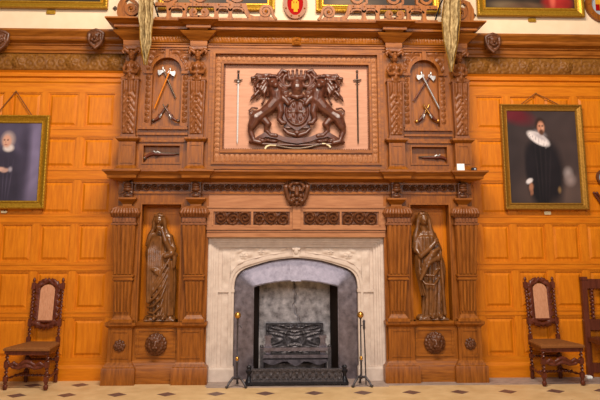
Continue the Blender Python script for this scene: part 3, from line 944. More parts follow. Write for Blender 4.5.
# grate
gr = thing('fire_grate', 'iron fire grate with two front bars inside the firebox', 'grate', (0, .1, 0))
mb = MB()
for z0, z1, d in ((.298, .335, .03), (.222, .256, .025)):
    mb.box(-.40, .40, -.02, d, z0, z1)
mb.build('front_bars', 'iron', gr, 0)
mb = MB()
pts_t = [(x, .205) for x in np.linspace(-.39, .39, 41)]
pts_b = [(x, .165-.03*math.cos(x*2*PI/.26)*(.6 if abs(x) > .1 else 1)) for x in np.linspace(-.39, .39, 41)]
mb.strip(pts_b, pts_t, -.01, .012)
mb.build('apron', 'iron', gr, 0)
for s in (-1, 1):
    mb = MB(); x = s*.385
    mb.box(x-.018, x+.018, -.025, .03, .06, .33); mb.ball((x, -.0, .345), .024, 10, 6)
    mb.box(x-.03, x+.03, -.04, .04, .004, .06)
    mb.build('leg', 'iron_dark', gr, 30)
    mb = MB(); x = s*.315
    mb.box(x-.03, x+.03, .05, .12, .22, .45); mb.box(x-.042, x+.042, .04, .13, .43, .46); mb.box(x-.042, x+.042, .04, .13, .33, .36)
    mb.build('cheek_block', 'iron', gr, 0)
mb = MB(); mb.box(-.38, .38, .03, .33, .2, .225)
for k in range(9):
    mb.box(-.36+.09*k-.01, -.36+.09*k+.01, .03, .34, .225, .245)
for x in (-.36, .36): mb.box(x-.015, x+.015, .28, .32, .004, .22)
mb.build('fire_basket', 'iron_dark', gr, 0)

# fender
fe = thing('fender', 'low pierced black iron fender across the hearth', 'fender', (0, -.40, .004))
mb = MB()
def fen(X, Z):
    return .012*np.clip(np.cos(X*2*PI/.07)*np.cos((Z-.105)*2*PI/.09)+.4*np.cos(X*2*PI/.023), 0, 1)
mb.box(-.49, .49, -.425, -.40, .06, .165)
mb.relief(-.488, .488, .065, .16, .424, fen, 150, 16)
mb.box(-.49, .49, -.435, -.39, .158, .176); mb.box(-.49, .49, -.44, -.385, .045, .062)
for s in (-1, 1): mb.box(s*.47, s*.49, -.40, -.2, .05, .17)
mb.build('pierced_panel', 'iron_dark', fe, 30)
mb = MB(); mb.box(-.50, .50, -.45, -.38, .02, .045)
mb.build('base_rail', 'black', fe, 0)
for s in (-1, 1):
    mb = MB()
    mb.lathe([(.04, .004), (.046, .03), (.034, .06), (.022, .09), (.018, .12), (.034, .14), (.038, .16), (.022, .175), (.03, .19), (.026, .205), (.008, .215)], (s*.515, -.41, 0))
    mb.build('corner_post', 'black', fe, 50)

# fire iron stands
def stand(x, y, label, sx):
    r = thing('fire_iron_stand', label, 'andiron', (x, y, .004), 'brass topped iron stands beside the fender')
    mb = MB()
    mb.lathe([(.011, .07), (.011, .25), (.018, .26), (.008, .275), (.008, .69), (.017, .70), (.01, .71)], (x, y, 0), 10)
    mb.build('rod', 'iron_dark', r, 50)
    mb = MB(); mb.ball((x, y, .735), .036, 16, 10); mb.build('ball_finial', 'brass', r, 180)
    mb = MB(); mb.ball((x, y, .285), (.02, .02, .026), 12, 8); mb.build('collar', 'brass', r, 180)
    for a in (-2.45, -.7, 1.57):
        mb = MB(); ca, sa = math.cos(a), math.sin(a)
        mb.tube([(x, y, .09), (x+.05*ca, y+.05*sa, .10), (x+.1*ca, y+.1*sa, .055), (x+.125*ca, y+.125*sa, .018), (x+.14*ca, y+.14*sa, .012)], [.014, .015, .012, .012, .016], 8)
        mb.build('foot', 'iron_dark', r, 60)
    mb = MB()
    hook = [(x, y, .62), (x+sx*.03, y-.01, .63), (x+sx*.04, y-.01, .60)]
    mb.tube(hook, .006, 6); mb.build('hook', 'iron_dark', r, 60)
    return r
xa, _ = at(237.4, 340, .45); xb, _ = at(360.8, 340, .45)
stand(xa, -.45, 'brass-topped black iron stand left of the fender, without a tool', 1)
stand(xb, -.45, 'brass-topped black iron stand right of the fender, with a poker leaning beside it', 1)
pk = thing('fire_poker', 'thin black iron poker upright against the right fire iron stand', 'poker', (xb+.05, -.43, .005))
mb = MB(); mb.tube([(xb+.055, -.40, .006), (xb+.045, -.45, .32), (xb+.036, -.462, .58)], .007, 8); mb.build('shank', 'iron_dark', pk, 60)
mb = MB(); mb.lathe([(.007, .575), (.015, .6), (.011, .64), (.016, .67), (.006, .685)], (xb+.036, -.463, 0), 10); mb.build('handle', 'iron_dark', pk, 60)

# ================================================================== STATUES
def statue_left():
    mb = MB(); y = -.15
    hx, hz = -1.565, 1.755
    bx = -1.535
    # gown and mantle
    g_ = lambda zs, f: [f(z) for z in zs]
    mb.gown([(bx+.035-.05*max(0, z-1.1), y-.005, z, .135-.012*(z-.68)-(.02 if z > 1.25 else 0), .092, .13) for z in np.linspace(.675, 1.40, 20)], 13, 84, 6.)
    mb.gown([(bx-.005, y-.002, z, .150-.03*abs(z-1.42)/.2-(.045 if z > 1.56 else 0), .088-(.03 if z > 1.56 else 0), .09) for z in np.linspace(1.16, 1.62, 14)], 17, 84, 2.5)
    mb.limb([(bx-.085, y, 1.57), (bx+.085, y, 1.56)], .05)
    # head, bowed, with hair and veil
    mb.limb([(hx+.01, y, 1.58), (hx, y-.015, 1.68)], [.045, .042])
    mb.ball((hx, y-.03, hz), (.053, .062, .073))
    mb.ball((hx, y+.0, hz+.018), (.066, .062, .072))
    mb.limb([(hx, y-.088, hz), (hx, y-.098, hz-.022)], [.008, .012])
    mb.ball((hx, y-.083, hz-.045), (.018, .012, .007), 8, 6)
    for e in (-1, 1):
        mb.ball((hx+e*.02, y-.082, hz+.004), (.011, .008, .007), 8, 6)
        mb.limb([(hx+e*.04, y-.05, hz+.055), (hx+e*.06, y-.03, hz-.01), (hx+e*.066, y-.012, hz-.09), (hx+e*.105, y-.012, hz-.17), (hx+e*.135, y-.005, hz-.27)], [.02, .022, .024, .028, .02])
    mb.limb([(hx-.04, y-.065, hz+.05), (hx, y-.075, hz+.062), (hx+.04, y-.065, hz+.05)], .014)
    # mantle over both shoulders and down the left side
    for k in range(7):
        x = bx-.125+.022*k
        mb.limb([(bx-.08+.014*k, y-.045-.008*k, 1.56), (x-.005, y-.09, 1.42), (x+.002*k, y-.105, 1.25), (x+.006*k, y-.10, 1.05-.03*(k % 3)), (x+.01*k, y-.085, .86+.03*k)], [.026, .021, .018, .018, .012])
    # viewer's left arm, hanging inside the mantle, its hand at the hip
    mb.limb([(bx-.10, y, 1.54), (bx-.135, y-.01, 1.38), (bx-.10, y-.08, 1.22), (bx-.045, y-.125, 1.20)], [.05, .045, .036, .026])
    for k in range(4):
        mb.limb([(bx-.045, y-.128, 1.215-.013*k), (bx-.015, y-.14, 1.205-.014*k), (bx-.002, y-.13, 1.192-.014*k)], [.01, .009, .007])
    # viewer's right arm, forearm raised to the chin
    mb.limb([(bx+.09, y, 1.54), (bx+.135, y-.03, 1.43), (bx+.13, y-.065, 1.39), (bx+.06, y-.125, 1.53), (bx+.02, y-.125, 1.645)], [.048, .042, .038, .03, .021])
    for k in range(4):
        mb.limb([(bx+.012-.011*k, y-.125, 1.655), (bx-.002-.012*k, y-.13, 1.685), (bx-.012-.01*k, y-.115, 1.70)], [.009, .009, .007])
    mb.limb([(bx+.024, y-.125, 1.65), (bx+.022, y-.118, 1.685)], [.011, .008])
    # fabric gathered at the elbow
    mb.limb([(bx+.06, y-.11, 1.36), (bx+.125, y-.10, 1.39), (bx+.17, y-.06, 1.37)], [.03, .042, .03])
    mb.limb([(bx+.14, y-.09, 1.40), (bx+.165, y-.08, 1.33), (bx+.155, y-.07, 1.24)], [.026, .028, .02])
    # long diagonal folds of the gown
    for k in range(6):
        t = k/5
        pts = [(bx+.125-.05*t, y-.085, 1.36-.09*k), (bx+.05-.02*t, y-.118, 1.22-.10*k), (bx-.05, y-.11, 1.06-.08*k), (bx-.115, y-.075, .95-.05*k)]
        mb.limb([(a_, b_, max(c_, .70)) for a_, b_, c_ in pts], [.012, .015, .015, .012])
    for k in range(4):
        mb.limb([(bx+.135-.01*k, y-.06-.012*k, 1.30), (bx+.15-.012*k, y-.065-.01*k, 1.0), (bx+.155-.014*k, y-.07-.01*k, .72)], [.011, .013, .014])
    # feet
    for q in (-.03, .07): mb.limb([(bx+q, y-.12, .70), (bx+q-.005, y-.17, .69)], [.026, .018])
    return mb

def statue_right():
    mb = MB(); y = -.15
    hx, hz = 1.475, 1.775; bx = 1.52
    mb.gown([(bx+.04-.06*max(0, z-1.0), y-.005, z, .118+.03*math.exp(-((z-1.2)/.16)**2), .088, .13) for z in np.linspace(.675, 1.42, 20)], 13, 84, -5.)
    mb.gown([(bx-.02, y-.002, z, .142-.02*abs(z-1.45)/.15-(.045 if z > 1.57 else 0), .086-(.03 if z > 1.57 else 0), .07) for z in np.linspace(1.22, 1.63, 14)], 15, 84, 2.)
    mb.limb([(bx-.09, y, 1.585), (bx+.06, y, 1.585)], .05)
    mb.limb([(hx+.01, y, 1.60), (hx, y-.015, 1.70)], [.044, .04])
    mb.ball((hx, y-.035, hz-.01), (.05, .06, .072))
    mb.ball((hx-.002, y+.0, hz+.015), (.068, .066, .076))
    mb.limb([(hx+.005, y-.09, hz-.005), (hx+.006, y-.1, hz-.026)], [.008, .011])
    mb.ball((hx+.005, y-.086, hz-.05), (.017, .012, .007), 8, 6)
    for e in (-1, 1):
        mb.ball((hx+.005+e*.02, y-.085, hz-.003), (.011, .008, .007), 8, 6)
        # veil falling past the cheeks to the shoulders
        mb.limb([(hx+e*.03, y-.055, hz+.065), (hx+e*.063, y-.035, hz), (hx+e*.075, y-.03, hz-.10), (hx+e*.1, y-.03, hz-.2), (hx+e*.12, y-.02, hz-.33)], [.018, .022, .028, .035, .03])
    mb.limb([(hx-.04, y-.06, hz+.05), (hx, y-.075, hz+.065), (hx+.04, y-.06, hz+.05)], .014)
    # arms folded across the breast
    mb.limb([(bx-.115, y-.01, 1.56), (bx-.14, y-.05, 1.42), (bx-.10, y-.1, 1.36), (bx+.0, y-.14, 1.45), (bx+.055, y-.14, 1.51)], [.046, .042, .038, .029, .021])
    for k in range(4):
        mb.limb([(bx+.055, y-.14, 1.505+.013*k), (bx+.085, y-.135, 1.515+.013*k), (bx+.098, y-.12, 1.505+.013*k)], [.009, .009, .007])
    mb.limb([(bx+.07, y, 1.56), (bx+.115, y-.05, 1.42), (bx+.09, y-.105, 1.33), (bx+.0, y-.145, 1.30), (bx-.055, y-.145, 1.27)], [.046, .042, .036, .028, .02])
    for k in range(4):
        mb.limb([(bx-.05, y-.146, 1.28-.013*k), (bx-.082, y-.142, 1.262-.012*k), (bx-.094, y-.125, 1.25-.012*k)], [.009, .009, .007])
    # swathe of cloth over the forearm
    for k in range(5):
        mb.limb([(bx+.10-.02*k, y-.12, 1.44-.035*k), (bx+.03-.02*k, y-.15, 1.40-.04*k), (bx-.07-.012*k, y-.13, 1.30-.05*k)], [.02, .024, .018])
    # hip swathe and hem
    for k in range(2):
        z0 = 1.24-.10*k
        mb.limb([(bx+.105, y-.08, z0-.02), (bx+.03, y-.145, z0-.10), (bx-.07, y-.125, z0-.09), (bx-.135, y-.07, z0+.02)], [.010, .014, .014, .010])
    for k in range(4):
        mb.limb([(bx+.125, y-.03-.02*k, 1.40), (bx+.135, y-.04-.02*k, 1.10), (bx+.15, y-.04-.02*k, .72)], [.018, .016, .02])
    for k in range(3):
        mb.limb([(bx-.14+.01*k, y-.04-.02*k, 1.36), (bx-.145+.012*k, y-.05-.02*k, 1.18), (bx-.10+.02*k, y-.05-.02*k, .92)], [.02, .018, .01])
    for q in (0, .09): mb.limb([(bx+q, y-.11, .70), (bx+q, y-.165, .69)], [.026, .018])
    return mb

for fn, lab, bx in ((statue_left, 'carved wooden statue of a veiled woman raising a hand to her chin, left niche', -1.52),
                    (statue_right, 'carved wooden statue of a veiled woman with folded arms, right niche', 1.545)):
    t = thing('statue', lab, 'statue', (bx, -.15, .648))
    fn().build('figure', 'statue', t, remesh=.0062)
    mb = MB()
    mb.box(bx-.17, bx+.17, -.255, -.05, .648, .672)
    for k in range(16):
        a = random.random()
        mb.ball((bx-.15+.30*a, -.15+random.uniform(-.085, .06), .68), (random.uniform(.025, .05), .035, random.uniform(.015, .045)), 8, 6)
    mb.build('rocky_base', 'statue', t, remesh=.009)

# ================================================================== COAT OF ARMS
ca = thing('coat_of_arms', 'dark carved coat of arms with two lions and a helm on the pale panel', 'carving', (0, -.15, 2.62))
def ap(px, py): return at(px, py, .22)
YA = -.165
def L3(px, py, dy=0.):
    x, z = ap(px, py); return (x, YA-dy, z)
mb = MB()
x0, z0 = ap(297, 112)
sh = []
for t in np.linspace(0, 1, 14):
    sh.append((x0-.165-.02*math.sin(t*PI), z0+.185-.27*t))
sh += [(x0-.10, z0-.16), (x0, z0-.225), (x0+.10, z0-.16)]+[(2*x0-x, z) for x, z in sh[:14][::-1]]
mb.prism(sh, YA+.01, YA-.05)
mb.build('shield', 'arms', ca, 40)
mb = MB()
def shr(X, Z):
    u, v = (X-x0)/.142, (Z-z0+.0)/.172
    r = np.hypot(u, v)
    rim = .02*np.exp(-((r-.88)/.09)**2)
    q = np.where(r < .8, .014*np.clip(np.cos(u*11)*np.cos(v*9+u*3), 0, 1)+.01*np.exp(-(u/.07)**2)+.01*np.exp(-(v/.07)**2), 0)
    return np.where(r < 1.05, rim+q, -.01)
mb.relief(x0-.155, x0+.155, z0-.19, z0+.182, -YA+.049, shr, 60, 70)
mb.build('quartered_field', 'arms', ca, 60)
# helm, crown and crest
mb = MB()
mb.limb([L3(297, 94, .05), L3(297, 88, .07), L3(297, 83, .06)], [.06, .075, .06])
mb.limb([L3(292, 96, .06), L3(297, 98, .08), L3(302, 96, .06)], .03)
for k in range(5):
    p_ = L3(288.5+4.25*k, 72-abs(k-2)*-.6, .05); q_ = L3(289.5+3.75*k, 79, .05)
    mb.limb([q_, p_], [.02, .016]); mb.ball((p_[0], p_[1], p_[2]+.02), .02, 8, 6)
mb.limb([L3(288.5, 79, .04), L3(297, 80, .075), L3(305.5, 79, .04)], .026)
for e in (-1, 1):
    cx, cz = ap(297+e*9.5, 80.5)
    mb.tube([(cx+.05*math.cos(t), YA-.035, cz+.07*math.sin(t)) for t in np.linspace(0, 2*PI, 20)], .024, 8)
    cx, cz = ap(297+e*14, 76)
    mb.limb([L3(297+e*9, 72, .03), L3(297+e*15, 70, .03), L3(297+e*18, 74, .03), L3(297+e*19, 82, .02)], [.022, .024, .026, .02])
mb.build('crested_helm', 'arms', ca, remesh=.0065)
for s in (-1, 1):
    g2 = lambda px, py, dy=0., s=s: (s*(-1)*(ap(px, py)[0]-x0)+x0, YA-dy, ap(px, py)[1])
    # supporter: lion rearing against the shield
    mb = MB()
    mb.limb([g2(276, 101, .05), g2(270, 108, .06), g2(263, 113, .05), g2(257, 117, .045)], [.085, .075, .062, .075])
    mb.limb([g2(277, 100, .05), g2(276, 92, .055), g2(274, 87, .06)], [.085, .08, .07])
    mb.limb([g2(256, 118, .05), g2(252, 126, .05), g2(250.5, 131, .04), g2(253, 138, .04), g2(254, 141, .05), g2(260, 142.5, .06)], [.075, .055, .036, .03, .034, .03])
    mb.limb([g2(262, 117, .03), g2(268, 124, .04), g2(266, 130, .03), g2(271, 135, .03), g2(276, 135.5, .04)], [.055, .045, .03, .027, .028])
    mb.limb([g2(279, 104, .06), g2(281, 112, .07), g2(279, 119, .065), g2(282, 123, .07), g2(285, 123, .07)], [.055, .042, .032, .03, .024])
    mb.limb([g2(280, 97, .06), g2(285, 100, .07), g2(288, 104, .08)], [.05, .038, .03])
    # head with muzzle and ears
    mb.ball(g2(273, 84, .09), (.062, .06, .065))
    mb.limb([g2(274, 85, .12), g2(275.5, 87, .155)], [.04, .032])
    for e in (-1, 1):
        mb.ball(g2(273+e*4.5, 79.5, .08), (.018, .016, .022), 8, 6)
        mb.ball(g2(273.5+e*2.2, 83, .143), (.01, .01, .009), 8, 6)
    # mane curls
    for ring, m_ in ((1., 13), (.8, 11), (1.25, 10)):
        for k in range(m_):
            t = k*2*PI/m_+ring
            c = g2(272.5+5.4*ring*math.cos(t), 86+6*ring*math.sin(t), .085-.04*ring)
            d = g2(272.5+7*ring*math.cos(t+.3), 87+8.5*ring*math.sin(t+.3), .075-.045*ring)
            e_ = g2(272.5+7.4*ring*math.cos(t+.65), 87.5+9*ring*math.sin(t+.65), .06-.045*ring)
            mb.limb([c, d, e_], [.020, .014, .009])
    # tail
    tl = [g2(257, 114, .02), g2(251, 114, .02), g2(249, 110, .02), g2(252, 107, .02), g2(257, 108, .03)]
    mb.limb(tl, [.014, .011, .011, .011, .014])
    for q in ([(258, 111), (252, 111.5), (249.5, 114), (251, 117), (256, 117.5)], [(257, 114.5), (251.5, 116), (249.5, 118.5), (252, 120.5), (256, 119.5)]):
        mb.limb([g2(a_, b_, .02) for a_, b_ in q], .010)
    for q in ((251, 141.5), (256, 142), (263, 141), (268, 140), (260, 138.5), (272, 141)):
        mb.ball(g2(q[0], q[1], .02), (.035, .035, .022), 8, 6)
    mb.build('lion', 'arms', ca, remesh=.0065)
    # mantling: feathery leaves sweeping out from the helm
    mb = MB()
    for pts in ([(288, 92), (281, 87), (276, 79), (266, 75), (257, 74), (253, 79), (255, 84)], [(286, 88), (279, 78), (270, 73.5), (262, 74)],
                [(268, 79), (259, 79), (254, 86), (256, 92), (252, 97), (250.5, 100)], [(264, 82), (260, 88), (261, 94), (257, 98)],
                [(284, 92), (286, 97), (283, 100)], [(267, 86), (264, 93), (265, 99), (262, 103)], [(258, 77), (252, 78), (251, 82)],
                [(266, 79), (262, 84), (257, 86), (255, 90)], [(281, 90), (278, 84), (281, 79), (285, 77)],
                [(276, 75.5), (270, 76), (264, 78), (259, 82), (257, 87)], [(280, 79), (275, 76), (268, 77), (263, 80.5)], [(262, 76), (256, 76), (252.5, 80)],
                [(287, 95), (282, 92), (279, 87)], [(290, 97), (286, 94), (284, 89)], [(266, 83), (262, 90), (263, 96)], [(259, 90), (255, 95), (250, 101)], [(283, 74), (280, 77), (282, 82)]):
        n = len(pts)
        mb.limb([g2(a_, b2, .035+.02*math.sin(i*1.7)) for i, (a_, b2) in enumerate(pts)], [.021-.010*i/(n-1)+.006*math.sin(i*2.3) for i in range(n)])
    mb.build('mantling', 'arms', ca, remesh=.006)
mb = MB()
ys = -.165
rib = [ap(*q) for q in ((253, 141), (258, 138), (266, 134), (276, 136), (284, 139), (290, 140), (297, 141), (304, 140), (310, 139), (318, 136), (328, 134), (336, 138), (341, 141))]
n = len(rib)
for i in range(n-1):
    pass
w_ = [.05, .055, .06, .06, .055, .06, .065, .06, .055, .06, .06, .055, .05]
dy = [.01, .03, .045, .05, .04, .055, .065, .055, .04, .05, .045, .03, .01]
vs = []
for i in range(n):
    x, z = rib[i]
    vs += [(x, YA-dy[i], z-w_[i]/2), (x, YA-dy[i], z+w_[i]/2), (x, YA-dy[i]+.03, z+w_[i]/2), (x, YA-dy[i]+.03, z-w_[i]/2)]
fs = [(0, 1, 2, 3), (4*n-4, 4*n-1, 4*n-2, 4*n-3)]
for i in range(n-1):
    for j in range(4):
        k = (j+1) % 4
        fs.append((4*i+j, 4*i+4+j, 4*i+4+k, 4*i+k))
mb.add(vs, fs)
for px, py in ((262, 138), (274, 139), (320, 139), (332, 138)):
    p_ = L3(px, py+2, .02); mb.ball(p_, (.05, .035, .022), 10, 6)
p_ = L3(297, 133, .06); mb.ball(p_, (.045, .03, .03), 10, 6)
for e in (-1, 1):
    mb.limb([L3(297+e*2, 135, .05), L3(297+e*9, 133, .05), L3(297+e*13, 129, .04)], [.03, .026, .018])
mb.limb([L3(258, 143.5, .03), L3(297, 145, .03), L3(336, 143.5, .03)], .016)
mb.build('motto_ribbon', 'arms', ca, 50)

# ---- weapons hung on the overmantel
def sword(px, label, mat):
    x, zt = at(px, 71, .17); _, zb = at(px, 144.6, .17); _, zg = at(px, 80, .17)
    r = thing('sword', label, 'sword', (x, -.17, zb), 'swords either side of the coat of arms')
    mb = MB(); mb.add([(x-.010, -.172, zg), (x, -.178, zg), (x+.010, -.172, zg), (x, -.166, zg), (x-.008, -.172, zb+.04), (x, -.177, zb+.04), (x+.008, -.172, zb+.04), (x, -.167, zb+.04), (x, -.172, zb)],
                      [(0,1,5,4),(1,2,6,5),(2,3,7,6),(3,0,4,7),(4,5,8),(5,6,8),(6,7,8),(7,4,8),(0,3,2,1)])
    mb.build('blade', mat, r, 0)
    mb = MB(); mb.tube([(x-.05, -.173, zg-.008), (x-.03, -.175, zg), (x+.03, -.175, zg), (x+.05, -.173, zg+.008)], [.006, .009, .009, .006], 8)
    mb.tube([(x-.03, -.175, zg-.03), (x, -.19, zg-.035), (x+.03, -.175, zg-.03)], .005, 6)
    mb.build('guard', 'bronze', r, 50)
    mb = MB(); mb.lathe([(.008, 0), (.011, .03), (.009, .075)], (x, -.173, zg), 8); mb.build('grip', 'black', r, 50)
    mb = MB(); mb.ball((x, -.173, zt-.005), .016, 10, 6); mb.build('pommel', 'bronze', r, 180)
    return r
sword(238.5, 'upright sword with a bright steel blade left of the coat of arms', 'blade')
sword(357, 'upright sword with a dull brown blade right of the coat of arms', 'bronze')

bw = thing('hunting_bow', 'slender curved dark bow with pale tips hung below the coat of arms', 'bow', (at(297, 148, .2)[0], -.2, at(297, 149, .2)[1]))
pts = [at(*q, .2) for q in ((265, 149), (266.5, 146.5), (270, 145), (276, 145.3), (284, 147.2), (292, 148.4), (300, 148.6), (308, 147.4), (316, 145.4), (322, 144), (326, 144), (329, 145.5), (330.5, 147.5))]
P3 = [(x, -.198, z) for x, z in pts]
mb = MB(); mb.tube(P3[3:10], [.012, .014, .016, .017, .016, .014, .012], 8); mb.build('limb', 'bronze', bw, 60)
for a_ in (P3[:4], P3[9:]):
    mb = MB(); mb.tube(a_, .013, 8); mb.build('tip', 'ivory', bw, 60)

def axe(px_t, px_b, blade_side, label, shaft, yy):
    (xt, zt), (xb, zb) = at(*px_t, .16), at(*px_b, .16)
    r = thing('battle_axe', label, 'axe', (xb, -yy, zb), 'axes crossed in the arched panels')
    mb = MB(); mb.tube([(xt, -yy, zt), (xb, -yy, zb)], [.0095, .0095], 8); mb.build('shaft', shaft, r, 60)
    d = np.array((xb-xt, zb-zt)); l = np.linalg.norm(d); d /= l
    nrm = np.array((-d[1], d[0]))
    if nrm[0]*blade_side < 0: nrm = -nrm
    q = lambda a_, c: tuple(np.array((xt, zt))+d*a_+nrm*c)
    mb = MB()
    mb.prism([q(0.0068, 0.0000), q(0.0119, 0.0255), q(-0.0102, 0.0595), q(0.0170, 0.0748), q(0.0578, 0.0723), q(0.0527, 0.0425), q(0.0425, 0.0238), q(0.0467, 0.0000), q(0.0408, -0.0170), q(0.0170, -0.0153)], -yy-.007, -yy+.007)
    mb.build('axe_head', 'steel', r, 0)
    mb = MB(); mb.lathe([(.013, 0), (.013, .02), (.004, .035)], (xt, -yy, zt-.005), 8); mb.build('top_spike', 'steel', r, 60)
    return r
axe((163, 68.7), (175.6, 98), -1, 'axe with a dark shaft, bright head to the left, left arched panel', 'bronze', .16)
axe((170.5, 70.5), (154.6, 109), 1, 'axe with a golden wooden shaft, head to the right, left arched panel', 'panel', .185)
axe((421, 74), (440, 111), -1, 'axe with a silvery shaft and white head to the left, right arched panel', 'steel', .185)
axe((430.8, 74), (413.7, 101), 1, 'axe with a brown shaft and head to the right, right arched panel', 'darkwood', .16)

def pistol(mz, bt, bend, label, group, yy=.16, scale=1., metal='bronze', stock='darkwood', p=None):
    (xm, zm), (xb, zb) = at(*mz, yy), at(*bt, yy)
    m0, b0 = np.array((xm, zm)), np.array((xb, zb))
    d = b0-m0; l = np.linalg.norm(d); d /= l
    n_ = np.array((-d[1], d[0]))*bend
    q = lambda a_, c, dy=0.: (lambda v: (v[0], -yy-dy, v[1]))(m0+d*l*a_+n_*l*c)
    r = thing('flintlock_pistol', label, 'pistol', (xb, -yy, zb), group)
    mb = MB(); mb.tube([q(0, .10), q(.03, .10), q(.4, .115), q(.66, .12)], [.0085*scale, .0075*scale, .0085*scale, .011*scale], 8); mb.build('barrel', metal, r, 60)
    mb = MB(); mb.tube([q(.12, .075), q(.4, .08), q(.62, .09), q(.76, .10), q(.88, .07), q(.96, .02), q(1, -.02)], [.007*scale, .010*scale, .015*scale, .017*scale, .015*scale, .014*scale, .017*scale], 8); mb.build('stock', stock, r, 60)
    mb = MB(); mb.tube([q(.55, .12, .012), q(.62, .16, .014), q(.68, .13, .014), q(.74, .18, .012)], [.008*scale, .01*scale, .009*scale, .007*scale], 8); mb.build('lock', 'steel', r, 60)
    mb = MB(); mb.tube([q(.58, .06), q(.63, .02), q(.70, .03), q(.72, .08)], .0045*scale, 6); mb.build('trigger_guard', metal, r, 60)
    mb = MB(); mb.ball(q(1, -.02), (.02*scale, .018*scale, .02*scale), 10, 6); mb.build('butt_cap', metal, r, 180)
    return r
G = 'flintlock pistols on the overmantel'
pistol((166.5, 103), (153.5, 120.5), 1, 'pistol with its butt to the lower left, under the axes in the left arched panel', G)
pistol((164.8, 103), (177.5, 121), -1, 'pistol with its butt to the lower right, under the axes in the left arched panel', G, .18)
pistol((427.5, 103), (417.2, 121.5), 1, 'pistol with its butt to the lower left, under the axes in the right arched panel', G, .16, 1.1, 'brass')
pistol((425, 103), (437.8, 121), -1, 'pistol with its butt to the lower right, under the axes in the right arched panel', G, .18, 1.1, 'brass')
pistol((179.5, 157), (144.5, 157.5), -1, 'long pistol lying level in the small panel below the left arched panel', G, .15, 1.25)
pistol((418.5, 160), (447.5, 160), 1, 'long pistol lying level in the small panel below the right arched panel', G, .15, 1.25)

# ================================================================== BANNERS
def banner(edge_l, edge_r, label, side):
    p = .62
    lt = [at(*q, p) for q in edge_l]; rt = [at(*q, p) for q in edge_r]
    top = lt[0][1]+.5
    zs = np.linspace(lt[-1][1], top, 60)
    zl = [q[1] for q in lt][::-1]; xl = [q[0] for q in lt][::-1]
    zr = [q[1] for q in rt][::-1]; xr = [q[0] for q in rt][::-1]
    cx = (lt[0][0]+rt[0][0])/2
    r = thing('hanging_banner', label, 'flag', (cx, -p, zs[0]), 'old banners hung over the cornice')
    mb = MB(); nu = 26
    for face in (0, 1):
        vs = []
        for z in zs:
            a_ = np.interp(z, zl, xl); b_ = np.interp(z, zr, xr)
            for j in range(nu+1):
                u = j/nu
                y = -p-.035*math.sin(u*15+z*1.7+side)*min(1, (b_-a_)/.1)-.02*math.sin(u*6-z*4)
                x = a_+(b_-a_)*u+.006*math.sin(z*23+u*4)
                vs.append((x, y+(.008 if face else 0), z))
        wd = nu+1
        fs = [(i*wd+j, i*wd+j+1, i*wd+wd+j+1, i*wd+wd+j) for i in range(len(zs)-1) for j in range(nu)]
        if face: fs = [f[::-1] for f in fs]
        mb.add(vs, fs)
    mb.build('cloth', 'banner', r, 180)
    for e, L_ in ((0, lt), (1, rt)):
        mb = MB()
        pts = [(x+(.004 if e == 0 else -.004), -p-.01, z) for x, z in L_]+[(L_[0][0], -p-.01, top)]
        pts = sorted(pts, key=lambda q: q[2])
        mb.tube(pts, .007, 6); mb.build('fringe', 'gilt_old', r, 60)
    mb = MB(); mb.tube([(cx, 0, top+.02), (cx, -p-.12, top+.02)], .016, 8); mb.build('pole', 'darkwood', r, 60)
    return r
banner([(139, 0), (139.2, 20), (139.8, 40), (142, 55), (144, 65)], [(153.5, 0), (153, 20), (151.5, 40), (149, 55), (147, 65)], 'faded khaki banner hanging over the left of the cornice', 0)
banner([(443.5, 0), (441.2, 20), (443, 40), (447, 58), (450.5, 72)], [(460.5, 0), (460.5, 18), (458.5, 40), (455, 58), (452.5, 72)], 'faded patterned banner hanging over the right of the cornice', 2)

# iron stays crossing behind the cresting
for s, a_, b_, w2 in ((-1, (154.5, 5), (160.5, 17), 'left'), (1, (440, 5), (433.5, 18), 'right')):
    (x1, z1), (x2, z2) = at(*a_, .3), at(*b_, .3)
    mb = MB(); mb.tube([(x1-(x2-x1)*1.2, -.28, z1+(z1-z2)*1.2), (x1, -.29, z1), (x2, -.3, 4.07)], .010, 6)
    mb.box(x2-.03, x2+.03, -.33, -.27, 4.062, 4.078)
    o = mb.build('iron_stay', 'black', None, 60)
    tag(o, f'thin slanting black iron stay behind the {w2} banner, on the cornice', 'bracket', 'iron stays behind the banners')

# ================================================================== PICTURES
def sm(x, a_, b_): return np.clip((x-a_)/(b_-a_), 0, 1)
def blob(C, U, Vv, cu, cv, ru, rv, col, soft=.25, rot=0.):
    du, dv = U-cu, Vv-cv
    c, s_ = math.cos(rot), math.sin(rot)
    a_, b_ = (du*c+dv*s_)/ru, (-du*s_+dv*c)/rv
    k = 1-sm(np.hypot(a_, b_), 1-soft, 1+soft)
    k = k[..., None]
    return C*(1-k)+np.array(lin(*col)[:3])*k
def canvas(name, parent, x0, x1, z0, z1, y, fn, asp):
    nx = 70; nz = int(nx*asp)
    xs = np.linspace(0, 1, nx+1); zs = np.linspace(0, 1, nz+1)
    U, Vv = np.meshgrid(xs, zs)
    C = fn(U, 1-Vv)
    vs = [(x0+(x1-x0)*u, y, z0+(z1-z0)*v) for v in zs for u in xs]
    mb = MB(); wd = nx+1
    mb.add(vs, [(i*wd+j, i*wd+j+1, i*wd+wd+j+1, i*wd+wd+j) for i in range(nz) for j in range(nx)])
    o = mb.build(name, 'canvas', parent, 0)
    at_ = o.data.color_attributes.new('Col', 'FLOAT_COLOR', 'POINT')
    cc = np.concatenate([C.reshape(-1, 3), np.ones((C.size//3, 1))], 1).astype(np.float32)
    at_.data.foreach_set('color', cc.ravel())
    return o
def pal(U, col): return np.ones(U.shape+(3,))*np.array(lin(*col)[:3])
